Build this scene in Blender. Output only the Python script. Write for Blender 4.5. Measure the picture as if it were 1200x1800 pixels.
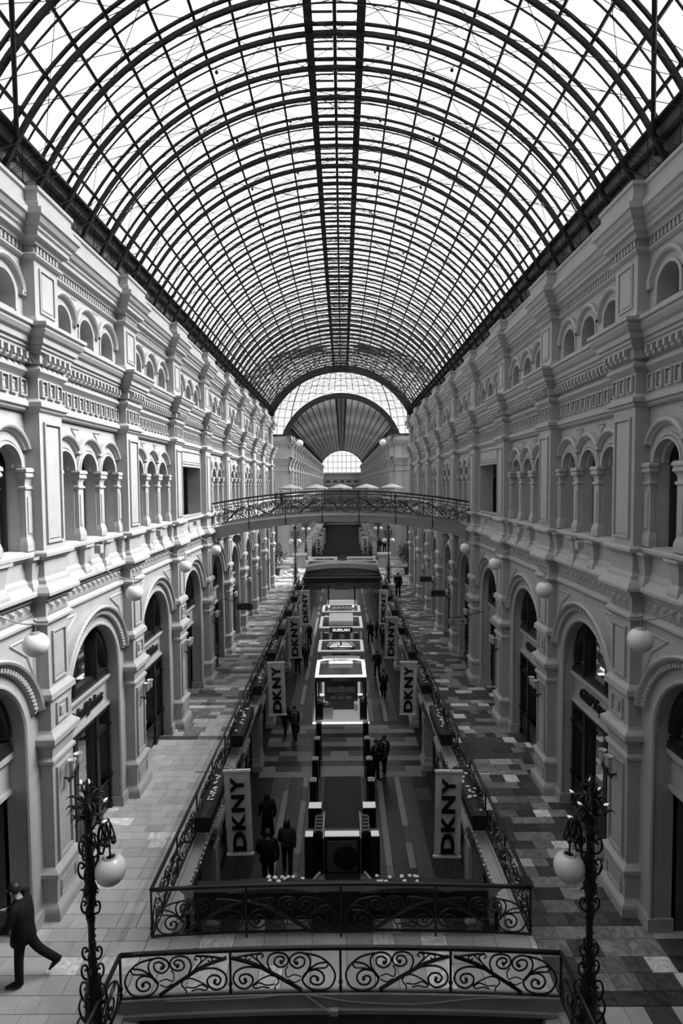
import bpy, bmesh, math, random
from mathutils import Vector, Matrix, Quaternion
PI = math.pi
for _o in list(bpy.data.objects): bpy.data.objects.remove(_o, do_unlink=True)
SC = bpy.context.scene
COL = SC.collection
E = 13.2            # eye height above the ground floor; shapes below are written relative to eye height
GZ = -13.2; F2 = -9.1

# ---------------------------------------------------------------- camera
_p = math.atan(0.05); _y = 0.002; _r = 0.008
cam_d = bpy.data.cameras.new('camera'); cam = bpy.data.objects.new('camera', cam_d); COL.objects.link(cam)
cam_d.sensor_fit = 'VERTICAL'; cam_d.sensor_height = 36; cam_d.sensor_width = 24; cam_d.lens = 20.0
cam_d.clip_start = 0.1; cam_d.clip_end = 1000
cam.location = (0.1, 0, E)
cam.rotation_mode = 'QUATERNION'
cam.rotation_quaternion = (Matrix.Rotation(_y, 3, 'Z') @ Matrix.Rotation(PI/2 - _p, 3, 'X') @ Matrix.Rotation(-_r, 3, 'Z')).to_quaternion()
SC.camera = cam

# ---------------------------------------------------------------- sky, sun, exposure
W = bpy.data.worlds.new('overcast_sky'); SC.world = W; W.use_nodes = True
nt = W.node_tree; nt.nodes.clear()
wo = nt.nodes.new('ShaderNodeOutputWorld'); bg = nt.nodes.new('ShaderNodeBackground')
tc = nt.nodes.new('ShaderNodeTexCoord'); no = nt.nodes.new('ShaderNodeTexNoise'); cr = nt.nodes.new('ShaderNodeValToRGB')
no.inputs['Scale'].default_value = 2.2; no.inputs['Detail'].default_value = 6
cr.color_ramp.elements[0].position = 0.3; cr.color_ramp.elements[0].color = (0.80, 0.80, 0.80, 1)
cr.color_ramp.elements[1].position = 0.7; cr.color_ramp.elements[1].color = (1, 1, 1, 1)
nt.links.new(tc.outputs['Generated'], no.inputs['Vector']); nt.links.new(no.outputs['Fac'], cr.inputs['Fac'])
nt.links.new(cr.outputs['Color'], bg.inputs['Color']); nt.links.new(bg.outputs['Background'], wo.inputs['Surface'])
sx = nt.nodes.new('ShaderNodeSeparateXYZ'); mz = nt.nodes.new('ShaderNodeMapRange')   # an overcast sky brightens towards the zenith
mz.inputs[1].default_value = 0.1; mz.inputs[2].default_value = 1.0; mz.inputs[3].default_value = 0.98; mz.inputs[4].default_value = 2.1
nt.links.new(tc.outputs['Generated'], sx.inputs[0]); nt.links.new(sx.outputs['Z'], mz.inputs[0]); nt.links.new(mz.outputs[0], bg.inputs['Strength'])
sun_d = bpy.data.lights.new('sun', 'SUN'); sun = bpy.data.objects.new('sun', sun_d); COL.objects.link(sun)
sun_d.energy = 13.5; sun_d.angle = math.radians(34)
sun.rotation_mode = 'QUATERNION'
sun.rotation_quaternion = Vector((-0.75, -0.14, -0.70)).to_track_quat('-Z', 'Y')
sun.location = (0, 20, 60)
vs = SC.view_settings; vs.view_transform = 'Standard'; vs.look = 'None'; vs.gamma = 1; vs.use_curve_mapping = False
vs.exposure = 0.26

# ---------------------------------------------------------------- materials
def mat(name, v, rough=0.6, spec=0.4, noise=0.0, nscale=8.0, metal=0.0, bump=0.0, bscale=40.0, emit=0.0, vary=0.0, vein=0.0):
    m = bpy.data.materials.new(name); m.use_nodes = True; n = m.node_tree; b = n.nodes['Principled BSDF']
    b.inputs['Base Color'].default_value = (v, v, v, 1); b.inputs['Roughness'].default_value = rough
    b.inputs['Metallic'].default_value = metal; b.inputs['Specular IOR Level'].default_value = spec
    if noise or vary or vein:
        t = n.nodes.new('ShaderNodeTexCoord'); oi = n.nodes.new('ShaderNodeObjectInfo')
        add = n.nodes.new('ShaderNodeVectorMath'); add.operation = 'ADD'
        mul = n.nodes.new('ShaderNodeVectorMath'); mul.operation = 'SCALE'
        n.links.new(oi.outputs['Location'], mul.inputs[0]); mul.inputs['Scale'].default_value = 3.7
        n.links.new(t.outputs['Object'], add.inputs[0]); n.links.new(mul.outputs[0], add.inputs[1])
        x = n.nodes.new('ShaderNodeTexNoise'); x.inputs['Scale'].default_value = nscale; x.inputs['Detail'].default_value = 5
        x.inputs['Distortion'].default_value = 2.5 if vein else 0.0
        n.links.new(add.outputs[0], x.inputs['Vector'])
        mr = n.nodes.new('ShaderNodeMapRange'); mr.inputs[1].default_value = 0.3; mr.inputs[2].default_value = 0.7
        k = max(noise, vein)
        mr.inputs[3].default_value = v*(1-k); mr.inputs[4].default_value = min(1, v*(1+k))
        n.links.new(x.outputs['Fac'], mr.inputs[0])
        out = mr.outputs[0]
        if vary:
            r = n.nodes.new('ShaderNodeMapRange'); r.inputs[3].default_value = 1-vary; r.inputs[4].default_value = 1+vary
            n.links.new(oi.outputs['Random'], r.inputs[0])
            mm = n.nodes.new('ShaderNodeMath'); mm.operation = 'MULTIPLY'
            n.links.new(out, mm.inputs[0]); n.links.new(r.outputs[0], mm.inputs[1]); out = mm.outputs[0]
        n.links.new(out, b.inputs['Base Color'])
    if bump:
        bt = n.nodes.new('ShaderNodeTexNoise'); bt.inputs['Scale'].default_value = bscale
        bp = n.nodes.new('ShaderNodeBump'); bp.inputs['Strength'].default_value = bump; bp.inputs['Distance'].default_value = 0.01
        n.links.new(bt.outputs['Fac'], bp.inputs['Height']); n.links.new(bp.outputs[0], b.inputs['Normal'])
    if emit:
        b.inputs['Emission Color'].default_value = (1, 1, 1, 1); b.inputs['Emission Strength'].default_value = emit
    return m
def glass_mat(name, refl, tint):
    m = bpy.data.materials.new(name); m.use_nodes = True; n = m.node_tree; n.nodes.clear()
    o = n.nodes.new('ShaderNodeOutputMaterial'); mx = n.nodes.new('ShaderNodeMixShader')
    tr = n.nodes.new('ShaderNodeBsdfTransparent'); gl = n.nodes.new('ShaderNodeBsdfGlossy'); fr = n.nodes.new('ShaderNodeFresnel')
    fr.inputs['IOR'].default_value = 1.45
    mu = n.nodes.new('ShaderNodeMath'); mu.operation = 'MULTIPLY'; mu.inputs[1].default_value = refl
    tr.inputs['Color'].default_value = (tint, tint, tint, 1); gl.inputs['Roughness'].default_value = 0.03
    n.links.new(fr.outputs[0], mu.inputs[0]); n.links.new(mu.outputs[0], mx.inputs[0])
    n.links.new(tr.outputs[0], mx.inputs[1]); n.links.new(gl.outputs[0], mx.inputs[2]); n.links.new(mx.outputs[0], o.inputs['Surface'])
    return m
M = dict(
    plaster=mat('painted_plaster', 0.34, 0.55, 0.3, noise=0.05, nscale=3.0, bump=0.15, bscale=60),
    plaster_dark=mat('grey_painted_plaster', 0.08, 0.6, 0.3, noise=0.1, nscale=2),
    iron=mat('black_wrought_iron', 0.012, 0.42, 0.4),
    roof_iron=mat('dark_roof_steel', 0.03, 0.85, 0.1, noise=0.3, nscale=4),
    hazed_steel=mat('hazed_roof_steel', 0.16, 0.6, 0.3),  # roof steel made paler for the far gallery; haze put into its colour
    girder=mat('grey_gutter_plate', 0.10, 0.6, 0.3, noise=0.35, nscale=1.5),
    timber=mat('black_stained_timber', 0.014, 0.3, 0.5),
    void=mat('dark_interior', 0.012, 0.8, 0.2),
    shopgrey=mat('shop_interior_fabric', 0.06, 0.8, 0.2, noise=0.5, nscale=3),
    glass=glass_mat('roof_glass', 0.004, 0.99), shopglass=glass_mat('shop_window_glass', 1.6, 0.85),
    opal=mat('opal_white_glass', 0.62, 0.25, 0.5), tulip=mat('frosted_tulip_glass', 0.42, 0.35, 0.5, noise=0.25, nscale=25),
    bulb=mat('lit_candle_bulb', 0.9, 0.3, 0.5, emit=0.35),
    tile_l=mat('pale_limestone_slab', 0.38, 0.38, 0.45, noise=0.12, nscale=2.5, vary=0.16, bump=0.1, bscale=25),
    tile_p=mat('white_veined_marble_slab', 0.62, 0.3, 0.5, vein=0.35, nscale=3.5, vary=0.1),
    tile_m=mat('grey_veined_marble_slab', 0.17, 0.3, 0.5, vein=0.45, nscale=3.0, vary=0.3),
    tile_d=mat('dark_marble_slab', 0.055, 0.3, 0.5, vein=0.5, nscale=3.0, vary=0.35),
    grout=mat('dark_mortar', 0.03, 0.9, 0.1),
    g_l=mat('pale_granite', 0.17, 0.45, 0.4, noise=0.35, nscale=30, vary=0.15),
    g_m=mat('grey_granite', 0.045, 0.4, 0.4, noise=0.4, nscale=30, vary=0.25),
    g_d=mat('black_granite', 0.012, 0.35, 0.4, noise=0.5, nscale=30, vary=0.3),
    black=mat('matt_black', 0.008, 0.6, 0.3), gloss=mat('gloss_black_panel', 0.01, 0.15, 0.5),
    white=mat('white_panel', 0.7, 0.5, 0.4), grey=mat('mid_grey_panel', 0.28, 0.5, 0.4), dgrey=mat('dark_grey_panel', 0.07, 0.5, 0.4),
    lit=mat('lit_light_panel', 0.8, 0.5, 0.3, emit=0.75), lit2=mat('dim_lit_panel', 0.7, 0.5, 0.3, emit=0.16),
    cloth=mat('grey_banner_cloth', 0.46, 0.7, 0.2, noise=0.08, nscale=2, bump=0.5, bscale=3),
    ink=mat('black_print', 0.006, 0.5, 0.3), leaf=mat('dark_foliage', 0.018, 0.6, 0.3, noise=0.5, nscale=10),
    petal=mat('white_petals', 0.75, 0.6, 0.2),
    coat=mat('black_wool', 0.010, 0.8, 0.15, bump=0.4, bscale=60), coat2=mat('charcoal_cloth', 0.03, 0.8, 0.15, bump=0.4, bscale=60),
    skin=mat('skin', 0.28, 0.5, 0.3), hair=mat('dark_hair', 0.015, 0.5, 0.4), shirt=mat('pale_shirt', 0.4, 0.7, 0.2),
    deck=mat('bridge_paint', 0.24, 0.5, 0.4, noise=0.08, nscale=3), umb=mat('parasol_cloth', 0.13, 0.8, 0.2),
    bronze=mat('bronze_letters', 0.02, 0.35, 0.6, metal=0.5),
)

# ---------------------------------------------------------------- mesh builder and object helpers
class MB:
    def __init__(s): s.v = []; s.f = []
    def quad(s, a, b, c, d):
        i = len(s.v); s.v += [a, b, c, d]; s.f.append((i, i+1, i+2, i+3)); return s
    def poly(s, pts):
        i = len(s.v); s.v += list(pts); s.f.append(tuple(range(i, i+len(pts)))); return s
    def box(s, x0, x1, y0, y1, z0, z1):
        i = len(s.v)
        s.v += [(x0,y0,z0),(x1,y0,z0),(x1,y1,z0),(x0,y1,z0),(x0,y0,z1),(x1,y0,z1),(x1,y1,z1),(x0,y1,z1)]
        s.f += [(i,i+3,i+2,i+1),(i+4,i+5,i+6,i+7),(i,i+1,i+5,i+4),(i+1,i+2,i+6,i+5),(i+2,i+3,i+7,i+6),(i+3,i,i+4,i+7)]; return s
    def grid(s, rows, closed=False):
        i = len(s.v); n = len(rows[0])
        for r in rows: s.v += list(r)
        for a in range(len(rows)-1):
            for b in range(n if closed else n-1):
                c = (b+1) % n
                s.f.append((i+a*n+b, i+a*n+c, i+(a+1)*n+c, i+(a+1)*n+b))
        return s
    def tube(s, pts, r, n=6, cap=True, rad=None):
        pts = [Vector(p) for p in pts]; rows = []
        up = Vector((0, 0, 1)); prev = None
        for k, p in enumerate(pts):
            d = (pts[min(k+1, len(pts)-1)] - pts[max(k-1, 0)])
            if d.length < 1e-9: d = Vector((0, 0, 1))
            d.normalize()
            if prev is None:
                a = d.cross(up) if abs(d.z) < 0.95 else d.cross(Vector((0, 1, 0)))
            else:
                a = prev - d*prev.dot(d)
            a.normalize(); prev = a; b = d.cross(a)
            rr = rad[k] if rad else r
            rows.append([tuple(p + a*(math.cos(2*PI*j/n)*rr) + b*(math.sin(2*PI*j/n)*rr)) for j in range(n)])
        i = len(s.v); s.grid(rows, True)
        if cap:
            s.f.append(tuple(range(i+n-1, i-1, -1))); j = i+n*(len(rows)-1); s.f.append(tuple(range(j, j+n)))
        return s
    def lathe(s, prof, c=(0, 0, 0), n=16):
        rows = [[(c[0]+r*math.cos(2*PI*j/n), c[1]+r*math.sin(2*PI*j/n), c[2]+z) for j in range(n)] for r, z in prof]
        return s.grid(rows, True)
    def ball(s, c, r, n=12, m=8, sz=1.0):
        return s.lathe([(max(1e-4, r*math.sin(PI*k/m)), -r*sz*math.cos(PI*k/m)) for k in range(m+1)], c, n)
    def mesh(s, name, smooth=False, mirror=False):
        v = [(-x, y, z) for x, y, z in s.v] if mirror else s.v
        f = [tuple(reversed(q)) for q in s.f] if mirror else s.f
        me = bpy.data.meshes.new(name); me.from_pydata(v, [], f); me.update()
        if smooth: me.polygons.foreach_set('use_smooth', [True]*len(me.polygons))
        return me
def link(name, me, m=None, parent=None, loc=None, rz=0.0):
    o = bpy.data.objects.new(name, me); COL.objects.link(o)
    if m is not None and not me.materials: me.materials.append(M[m])
    if parent is not None:
        o.parent = parent
        if loc: o.location = loc
    else:
        l = loc or (0, 0, 0); o.location = (l[0], l[1], l[2]+E)
    if rz: o.rotation_euler = (0, 0, rz)
    return o
def part(name, mb, m, parent, loc=None, smooth=False, mirror=False, rz=0.0):
    return link(name, mb.mesh(name, smooth, mirror), m, parent, loc, rz)
def tag(o, label=None, cat=None, group=None, kind=None):
    if label: o['label'] = label
    if cat: o['category'] = cat
    if group: o['group'] = group
    if kind: o['kind'] = kind
    return o
def empty(name, loc=(0, 0, 0), label=None, cat=None, group=None, kind=None, rz=0.0, parent=None):
    o = bpy.data.objects.new(name, None); COL.objects.link(o)
    if parent is None: o.location = (loc[0], loc[1], loc[2]+E)
    else: o.parent = parent; o.location = loc
    o.rotation_euler = (0, 0, rz); o.empty_display_size = 0.1
    return tag(o, label, cat, group, kind)
KIDS = {}
def copy_tree(o, parent=None):
    c = o.copy(); COL.objects.link(c)
    if parent is not None: c.parent = parent
    for ch in [k for k in o.children]: copy_tree(ch, c)
    return c
def text_mesh(s, size, ext=0.01, bold=0.0, font_shear=0.0, xs=1.0):
    cu = bpy.data.curves.new('lettering', 'FONT'); cu.body = s; cu.size = size; cu.extrude = ext; cu.offset = bold
    cu.align_x = 'CENTER'; cu.align_y = 'CENTER'; cu.shear = font_shear; cu.resolution_u = 3
    o = bpy.data.objects.new('lettering', cu); COL.objects.link(o)
    me = bpy.data.meshes.new_from_object(o); bpy.data.objects.remove(o, do_unlink=True)
    if xs != 1.0:
        for v in me.vertices: v.co.x *= xs
    return me
_bar = {}
def lettering(s, size, m, parent, loc, rot, ext=0.01, bold=0.0, shear=0.0, xs=1.0, split=False):
    if not split:
        me = text_mesh(s, size, ext, bold, shear, xs); o = link('lettering', me, m, parent, loc); o.rotation_euler = rot; o['kind'] = 'stuff'; return o
    root = empty('lettering', loc, parent=parent) if split != 'direct' else parent
    if split != 'direct': root.rotation_euler = rot
    def xm(t):
        cu = bpy.data.curves.new('t', 'FONT'); cu.body = t; cu.size = size; cu.shear = shear; q = bpy.data.objects.new('t', cu); COL.objects.link(q)
        me = bpy.data.meshes.new_from_object(q); bpy.data.objects.remove(q, do_unlink=True); return max(v.co.x for v in me.vertices)
    b0 = xm('|'); offs = [xm(s[:i]+'|')-b0 for i in range(len(s)+1)]; tot = offs[-1]
    for i, ch in enumerate(s):
        if ch == ' ': continue
        cu = bpy.data.curves.new('letter', 'FONT'); cu.body = ch; cu.size = size; cu.extrude = ext; cu.offset = bold; cu.shear = shear; cu.resolution_u = 3
        q = bpy.data.objects.new('letter', cu); COL.objects.link(q); me = bpy.data.meshes.new_from_object(q); bpy.data.objects.remove(q, do_unlink=True)
        for v in me.vertices: v.co.x += offs[i]-tot/2; v.co.y -= size*0.35
        o = link('letter', me, m, root)
        if split == 'direct': o.rotation_euler = rot
    root['w'] = tot; del root['w']
    return root

# ---------------------------------------------------------------- facade of the galleries (d = distance from the hall's axis)
DW, DP = 6.25, 6.0          # wall plane, pilaster plane
HW = 0.46                   # half width of a pilaster
PITCH = 4.66
YP = [12.0 + PITCH*k for k in range(-2, 8)]     # pilaster centres of the near gallery
YP_ALL = YP + [49.95]
Y0, Y1 = -1.5, 50.45
def sweep(prof, yps, y0, y1, hw=HW, dw=DW, dp=DP):
    mb = MB(); rows = []
    for p, z in prof:
        r = [(dw-p, y0, z)]
        for yc in yps:
            r += [(dw-p, yc-hw-p, z), (dp-p, yc-hw-p, z), (dp-p, min(yc+hw+p, y1+p), z), (dw-p, min(yc+hw+p, y1+p), z)]
        r.append((dw-p, y1+p, z)); r.append((dw+0.9, y1+p, z)); rows.append(r)
    mb.grid(rows); return mb
PROFS = dict(
 parapet=[(-0.5,5.80),(0.27,5.80),(0.27,5.73),(0.23,5.70),(0.23,5.52),(0.26,5.50),(0.26,5.42),(0.16,5.38)],
 upper_cornice=[(0.16,5.38),(0.37,5.36),(0.37,5.24),(0.33,5.21),(0.29,5.12),(0.23,5.07),(0.23,5.02),(0.19,4.98),(0.19,4.90),(0.12,4.87),(0.08,4.82),(0.08,4.79),(0.0,4.79),(0.0,4.63),(0.06,4.62),(0.09,4.59),(0.09,4.56),(0.05,4.52),(0.0,4.49)],
 main_cornice=[(-0.2,3.24),(0.0,3.22),(0.42,3.18),(0.42,3.11),(0.37,3.09),(0.37,3.05),(0.39,3.03),(0.34,2.95),(0.28,2.90),(0.27,2.80),(0.22,2.78),(0.22,2.72),(0.18,2.70),(0.18,2.65),(0.11,2.62),(0.11,2.44),(0.04,2.42),(0.07,2.38),(0.11,2.33),(0.11,2.28),(0.05,2.22),(0.0,2.17),(0.0,1.76),(0.05,1.71),(0.11,1.68),(0.11,1.59),(0.06,1.56),(0.05,1.52),(0.0,1.48)],
 sill_course=[(-0.5,-1.30),(-0.02,-1.31),(0.11,-1.34),(0.13,-1.37),(0.13,-1.43),(0.07,-1.46),(0.05,-1.50),(0.0,-1.52),(0.0,-1.86),(0.05,-1.93),(0.06,-2.0),(0.13,-2.05),(0.20,-2.16),(0.20,-2.22),(0.10,-2.24),(0.10,-2.29),(0.07,-2.30),(0.07,-2.35),(0.0,-2.37),(0.0,-2.68),(0.03,-2.70),(0.09,-2.75),(0.09,-2.80),(0.04,-2.84),(0.0,-2.88)],
)
def arch_wall(y0, y1, z0, z1, df, db, arches, n=14):
    # wall slab with arched openings (yc, r, z_spring, z_bottom); front at df, reveals to db
    mb = MB(); y = y0
    for yc, r, zs, zb in arches:
        if yc-r > y: mb.quad((df,y,z0),(df,yc-r,z0),(df,yc-r,z1),(df,y,z1))
        if zb > z0: mb.quad((df,yc-r,z0),(df,yc+r,z0),(df,yc+r,zb),(df,yc-r,zb)); mb.quad((df,yc-r,zb),(df,yc+r,zb),(db,yc+r,zb),(db,yc-r,zb))
        pts = [(yc-r*math.cos(PI*k/n), zs+r*math.sin(PI*k/n)) for k in range(n+1)]
        for a, b in zip(pts, pts[1:]):
            mb.quad((df,a[0],a[1]),(df,b[0],b[1]),(df,b[0],z1),(df,a[0],z1))
            mb.quad((df,b[0],b[1]),(df,a[0],a[1]),(db,a[0],a[1]),(db,b[0],b[1]))
        mb.quad((df,yc-r,zs),(df,yc-r,zb),(db,yc-r,zb),(db,yc-r,zs)); mb.quad((df,yc+r,zb),(df,yc+r,zs),(db,yc+r,zs),(db,yc+r,zb))
        y = yc+r
    if y < y1: mb.quad((df,y,z0),(df,y1,z0),(df,y1,z1),(df,y,z1))
    return mb
def ring(mb, yc, zc, prof, a0=0.0, a1=PI, n=18, clip=None):
    # prof: list of (radius, d) swept round the arch centre
    rows = []
    for k in range(n+1):
        a = a0+(a1-a0)*k/n
        rows.append([(d, yc-r*math.cos(a), zc+r*math.sin(a)) for r, d in prof])
    mb.grid(rows); return mb
def stack(mb, prof, yc, hw, dp, dw):
    # mouldings wrapped round three sides of a pilaster
    mb.grid([[(dw, yc-hw-p, z), (dp-p, yc-hw-p, z), (dp-p, yc+hw+p, z), (dw, yc+hw+p, z)] for p, z in prof]); return mb
def panel(mb, y0, y1, z0, z1, d, w=0.035, t=0.02, field=True):
    t = t*1.6
    for a in (0, 1):
        o = a*(w+0.03); tt = t if a == 0 else t*0.5
        Y0_, Y1_, Z0_, Z1_ = y0+o, y1-o, z0+o, z1-o
        if a and not field: break
        if Y1_-Y0_ < 2*w: break
        if a: mb.box(d-tt, d, Y0_+0.02, Y1_-0.02, Z0_+0.02, Z1_-0.02)
        else:
            mb.box(d-tt, d, Y0_, Y0_+w, Z0_, Z1_); mb.box(d-tt, d, Y1_-w, Y1_, Z0_, Z1_)
            mb.box(d-tt, d, Y0_+w, Y1_-w, Z0_, Z0_+w); mb.box(d-tt, d, Y0_+w, Y1_-w, Z1_-w, Z1_)
    return mb

def make_bay_meshes():
    B = {}
    h = PITCH/2                       # a bay runs from pilaster centre to pilaster centre, local y = 0 in its middle
    SP = 1.2
    B['attic_wall'] = arch_wall(-h, h, 3.20, 4.52, DW, DW+0.4, [(k*SP, 0.37, 3.72, 3.44) for k in (-1, 0, 1)])
    for k in (-1, 0, 1):
        pass
    mb = MB()
    ring(mb, 0, 3.72, [(0.66,DW),(0.66,DW-0.10),(0.61,DW-0.12),(0.57,DW-0.09),(0.55,DW-0.03),(0.53,DW)], 0.18, PI-0.18)
    ring(mb, 0, 3.72, [(0.43,DW),(0.43,DW-0.03),(0.37,DW-0.03),(0.37,DW+0.1)], 0, PI)
    mb.box(DW-0.03, DW, -0.43, -0.37, 3.44, 3.72); mb.box(DW-0.03, DW, 0.37, 0.43, 3.44, 3.72)
    mb.box(DW-0.09, DW, -0.66, -0.52, 3.78, 3.86); mb.box(DW-0.09, DW, 0.52, 0.66, 3.78, 3.86)
    B['attic_hood'] = mb
    mb = MB(); mb.quad((DW+0.38,-0.4,3.4),(DW+0.38,0.4,3.4),(DW+0.38,0.4,4.15),(DW+0.38,-0.4,4.15)); B['attic_pane'] = mb
    # tall triple arcade
    B['arcade_wall'] = arch_wall(-h, h, -1.31, 1.50, DW+0.06, DW+0.42, [(k*SP, 0.44, 0.36, -1.31) for k in (-1, 0, 1)])
    mb = MB()
    ring(mb, 0, 0.46, [(0.76,DW+0.06),(0.76,DW-0.06),(0.71,DW-0.09),(0.67,DW-0.07),(0.64,DW-0.01),(0.62,DW+0.0),(0.60,DW+0.06)], 0.42, PI-0.42)
    ring(mb, 0, 0.36, [(0.58,DW+0.06),(0.58,DW+0.02),(0.52,DW+0.02),(0.50,DW+0.05),(0.48,DW+0.0),(0.44,DW+0.0),(0.43,DW+0.16),(0.40,DW+0.18),(0.40,DW+0.3),(0.44,DW+0.32)])
    B['arch_hood'] = mb
    mb = MB()
    cw = 0.13
    stack(mb, [(0.05,0.37),(0.08,0.33),(0.08,0.28),(0.05,0.26),(0.065,0.22),(0.065,0.18),(0.02,0.13),(0.0,0.06),(0.0,-0.0),(0.035,-0.02),(0.035,-0.06),(0.0,-0.09),(0.0,-1.02),(0.03,-1.12),(0.04,-1.18),(0.04,-1.31)], 0, cw, DW-0.04, DW+0.08)
    mb.box(DW-0.06, DW-0.04, -0.07, 0.07, -0.95, -0.22); mb.quad((DW+0.08,-0.2,0.37),(DW-0.10,-0.18,0.37),(DW-0.10,0.18,0.37),(DW+0.08,0.2,0.37))
    B['colonnette'] = mb
    mb = MB()
    stack(mb, [(0.13,-1.42),(0.13,-1.48),(0.08,-1.50),(0.06,-1.56),(0.02,-1.9),(0.05,-1.95),(0.08,-2.06),(0.08,-2.12)], 0, 0.09, DW-0.10, DW); B['bracket'] = mb
    mb = MB()
    D = DW+0.39
    for a, b in ((-0.44,-0.37),(0.37,0.44),(-0.02,0.02)): mb.box(D-0.05, D+0.03, a, b, -1.31, 0.75)
    mb.box(D-0.05, D+0.03, -0.44, 0.44, -1.31, -1.22); mb.box(D-0.05, D+0.03, -0.44, 0.44, 0.30, 0.36)
    ring(mb, 0, 0.36, [(0.44,D-0.05),(0.37,D-0.05),(0.37,D+0.03)])
    B['window_frame'] = mb
    mb = MB(); mb.quad((D,-0.44,-1.31),(D,0.44,-1.31),(D,0.44,0.82),(D,-0.44,0.82)); B['pane'] = mb
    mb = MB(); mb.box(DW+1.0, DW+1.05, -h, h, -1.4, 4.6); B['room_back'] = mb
    # spandrel triangles
    mb = MB()
    for yc, z, w, hgt in ((-0.6, 1.36, 0.22, 0.20), (0.6, 1.36, 0.22, 0.20)):
        a, b, c = (yc-w, z), (yc+w, z), (yc, z-hgt)
        for p, q in ((a, b), (b, c), (c, a)): mb.tube([(DW+0.05,)+p, (DW+0.05,)+q], 0.018, 4)
    for yc, z, w, hgt in ((-0.6, 4.42, 0.16, 0.17), (0.6, 4.42, 0.16, 0.17)):
        a, b, c = (yc-w, z), (yc+w, z), (yc, z-hgt)
        for p, q in ((a, b), (b, c), (c, a)): mb.tube([(DW,)+p, (DW,)+q], 0.015, 4)
    B['spandrel_moulding'] = mb
    # pilaster
    mb = MB()
    stack(mb, [(0.0,4.50),(0,3.40),(0.03,3.34),(0.05,3.30),(0.05,3.20)], 0, HW, DP, DW+0.1)
    panel(mb, -0.30, 0.30, 3.50, 4.38, DP)
    stack(mb, [(0.0,1.50),(0.0,-1.31)], 0, HW, DP, DW+0.5)
    panel(mb, -0.33, 0.33, -1.18, 1.30, DP, 0.04, 0.03)
    B['upper_pilaster'] = mb
    mb = MB(); hw2 = 0.42
    stack(mb, [(0,-2.86),(0,-4.20),(0.04,-4.24),(0.09,-4.30),(0.10,-4.42),(0.03,-4.47),(0.02,-5.08),(0.06,-5.14),(0.13,-5.20),(0.15,-5.23),(0.15,-5.34),(0.08,-5.42),(0.04,-5.48),(0.02,-5.66),(0.07,-5.72),(0.07,-5.78),(0.02,-5.82),(0.0,-8.02),(0.05,-8.06),(0.11,-8.12),(0.11,-8.20),(0.06,-8.28),(0.04,-8.76),(0.09,-8.82),(0.12,-8.86),(0.14,-8.92),(0.14,-9.1)], 0, hw2, DP, DW+0.05)
    panel(mb, -0.28, 0.28, -4.10, -3.02, DP, 0.04, 0.03)
    panel(mb, -0.25, 0.25, -5.0, -4.56, DP-0.02, 0.045, 0.03, False); mb.box(DP-0.07, DP-0.02, -0.09, 0.09, -4.87, -4.69)
    panel(mb, -0.31, 0.31, -7.92, -5.92, DP, 0.05, 0.04)
    panel(mb, -0.33, 0.33, -8.70, -8.36, DP-0.045, 0.03, 0.02)
    B['lower_pilaster'] = mb
    # lower arch
    R, ZC = 1.42, -5.0
    B['lower_wall'] = arch_wall(-h, h, -9.1, -2.86, DW, DW+0.5, [(0, R, ZC, -9.1)], 24)
    mb = MB()
    ring(mb, 0, ZC, [(R+0.50,DW),(R+0.50,DW-0.16),(R+0.46,DW-0.20),(R+0.42,DW-0.18),(R+0.38,DW-0.12),(R+0.36,DW-0.08),(R+0.27,DW-0.08),(R+0.26,DW-0.02),(R+0.25,DW)], 0.22, PI-0.22, 30)
    ring(mb, 0, ZC, [(R+0.07,DW),(R+0.07,DW-0.02),(R+0.04,DW-0.045),(R+0.0,DW-0.045),(R-0.03,DW-0.01),(R-0.03,DW+0.06),(R,DW+0.08)], 0, PI, 30)
    for s in (-1, 1):
        mb.tube([(DW+0.0, s*(R+0.02), -8.85), (DW+0.0, s*(R+0.02), ZC)], 0.055, 8)
        mb.box(DW-0.07, DW+0.45, min(s*(R-0.05), s*(R+0.40)), max(s*(R-0.05), s*(R+0.40)), -9.1, -8.82)
    B['archivolt'] = mb
    mb = MB(); n = 46
    for k in range(n):
        a = 0.25+(PI-0.5)*(k+0.5)/n; r0, r1, w = R+0.27, R+0.35, 0.022
        c, s_ = -math.cos(a), math.sin(a); t = (s_, -c)
        pts = [(r0, -w), (r1, -w), (r1, w), (r0, w)]
        q = [(c*r + t[0]*u, ZC + s_*r + t[1]*u) for r, u in pts]
        i = len(mb.v)
        for dd in (DW-0.12, DW-0.07):
            mb.v += [(dd, a_, b_) for a_, b_ in q]
        mb.f += [(i,i+1,i+2,i+3)] + [(i+j, i+(j+1) % 4, i+4+(j+1) % 4, i+4+j) for j in range(4)]
    B['arch_dentils'] = mb
    mb = MB()
    for s in (-1, 1):
        a, b, c = (s*1.80, -3.05), (s*0.98, -3.05), (s*1.80, -3.95)
        mid = (s*1.55, -3.42)
        for p, q in ((a, b), (b, mid), (mid, c), (c, a)): mb.tube([(DW-0.005,)+p, (DW-0.005,)+q], 0.028, 4)
    B['spandrel_frame'] = mb
    # shopfront
    D = DW+0.42
    mb = MB()
    mb.box(D-0.22, D, -R, R, -5.34, -5.28); mb.box(D-0.17, D, -R, R, -5.42, -5.34); mb.box(D-0.10, D, -R, R, -6.0, -5.42)
    mb.box(D-0.14, D, -R, R, -6.06, -6.0); mb.box(D-0.19, D, -R, R, -6.12, -6.06)
    B['fascia'] = mb
    mb = MB(); F = D-0.02
    ring(mb, 0, ZC, [(R,F-0.12),(R-0.10,F-0.12),(R-0.13,F-0.06),(R-0.15,F-0.06),(R-0.15,F+0.05)], 0, PI, 24)
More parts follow.
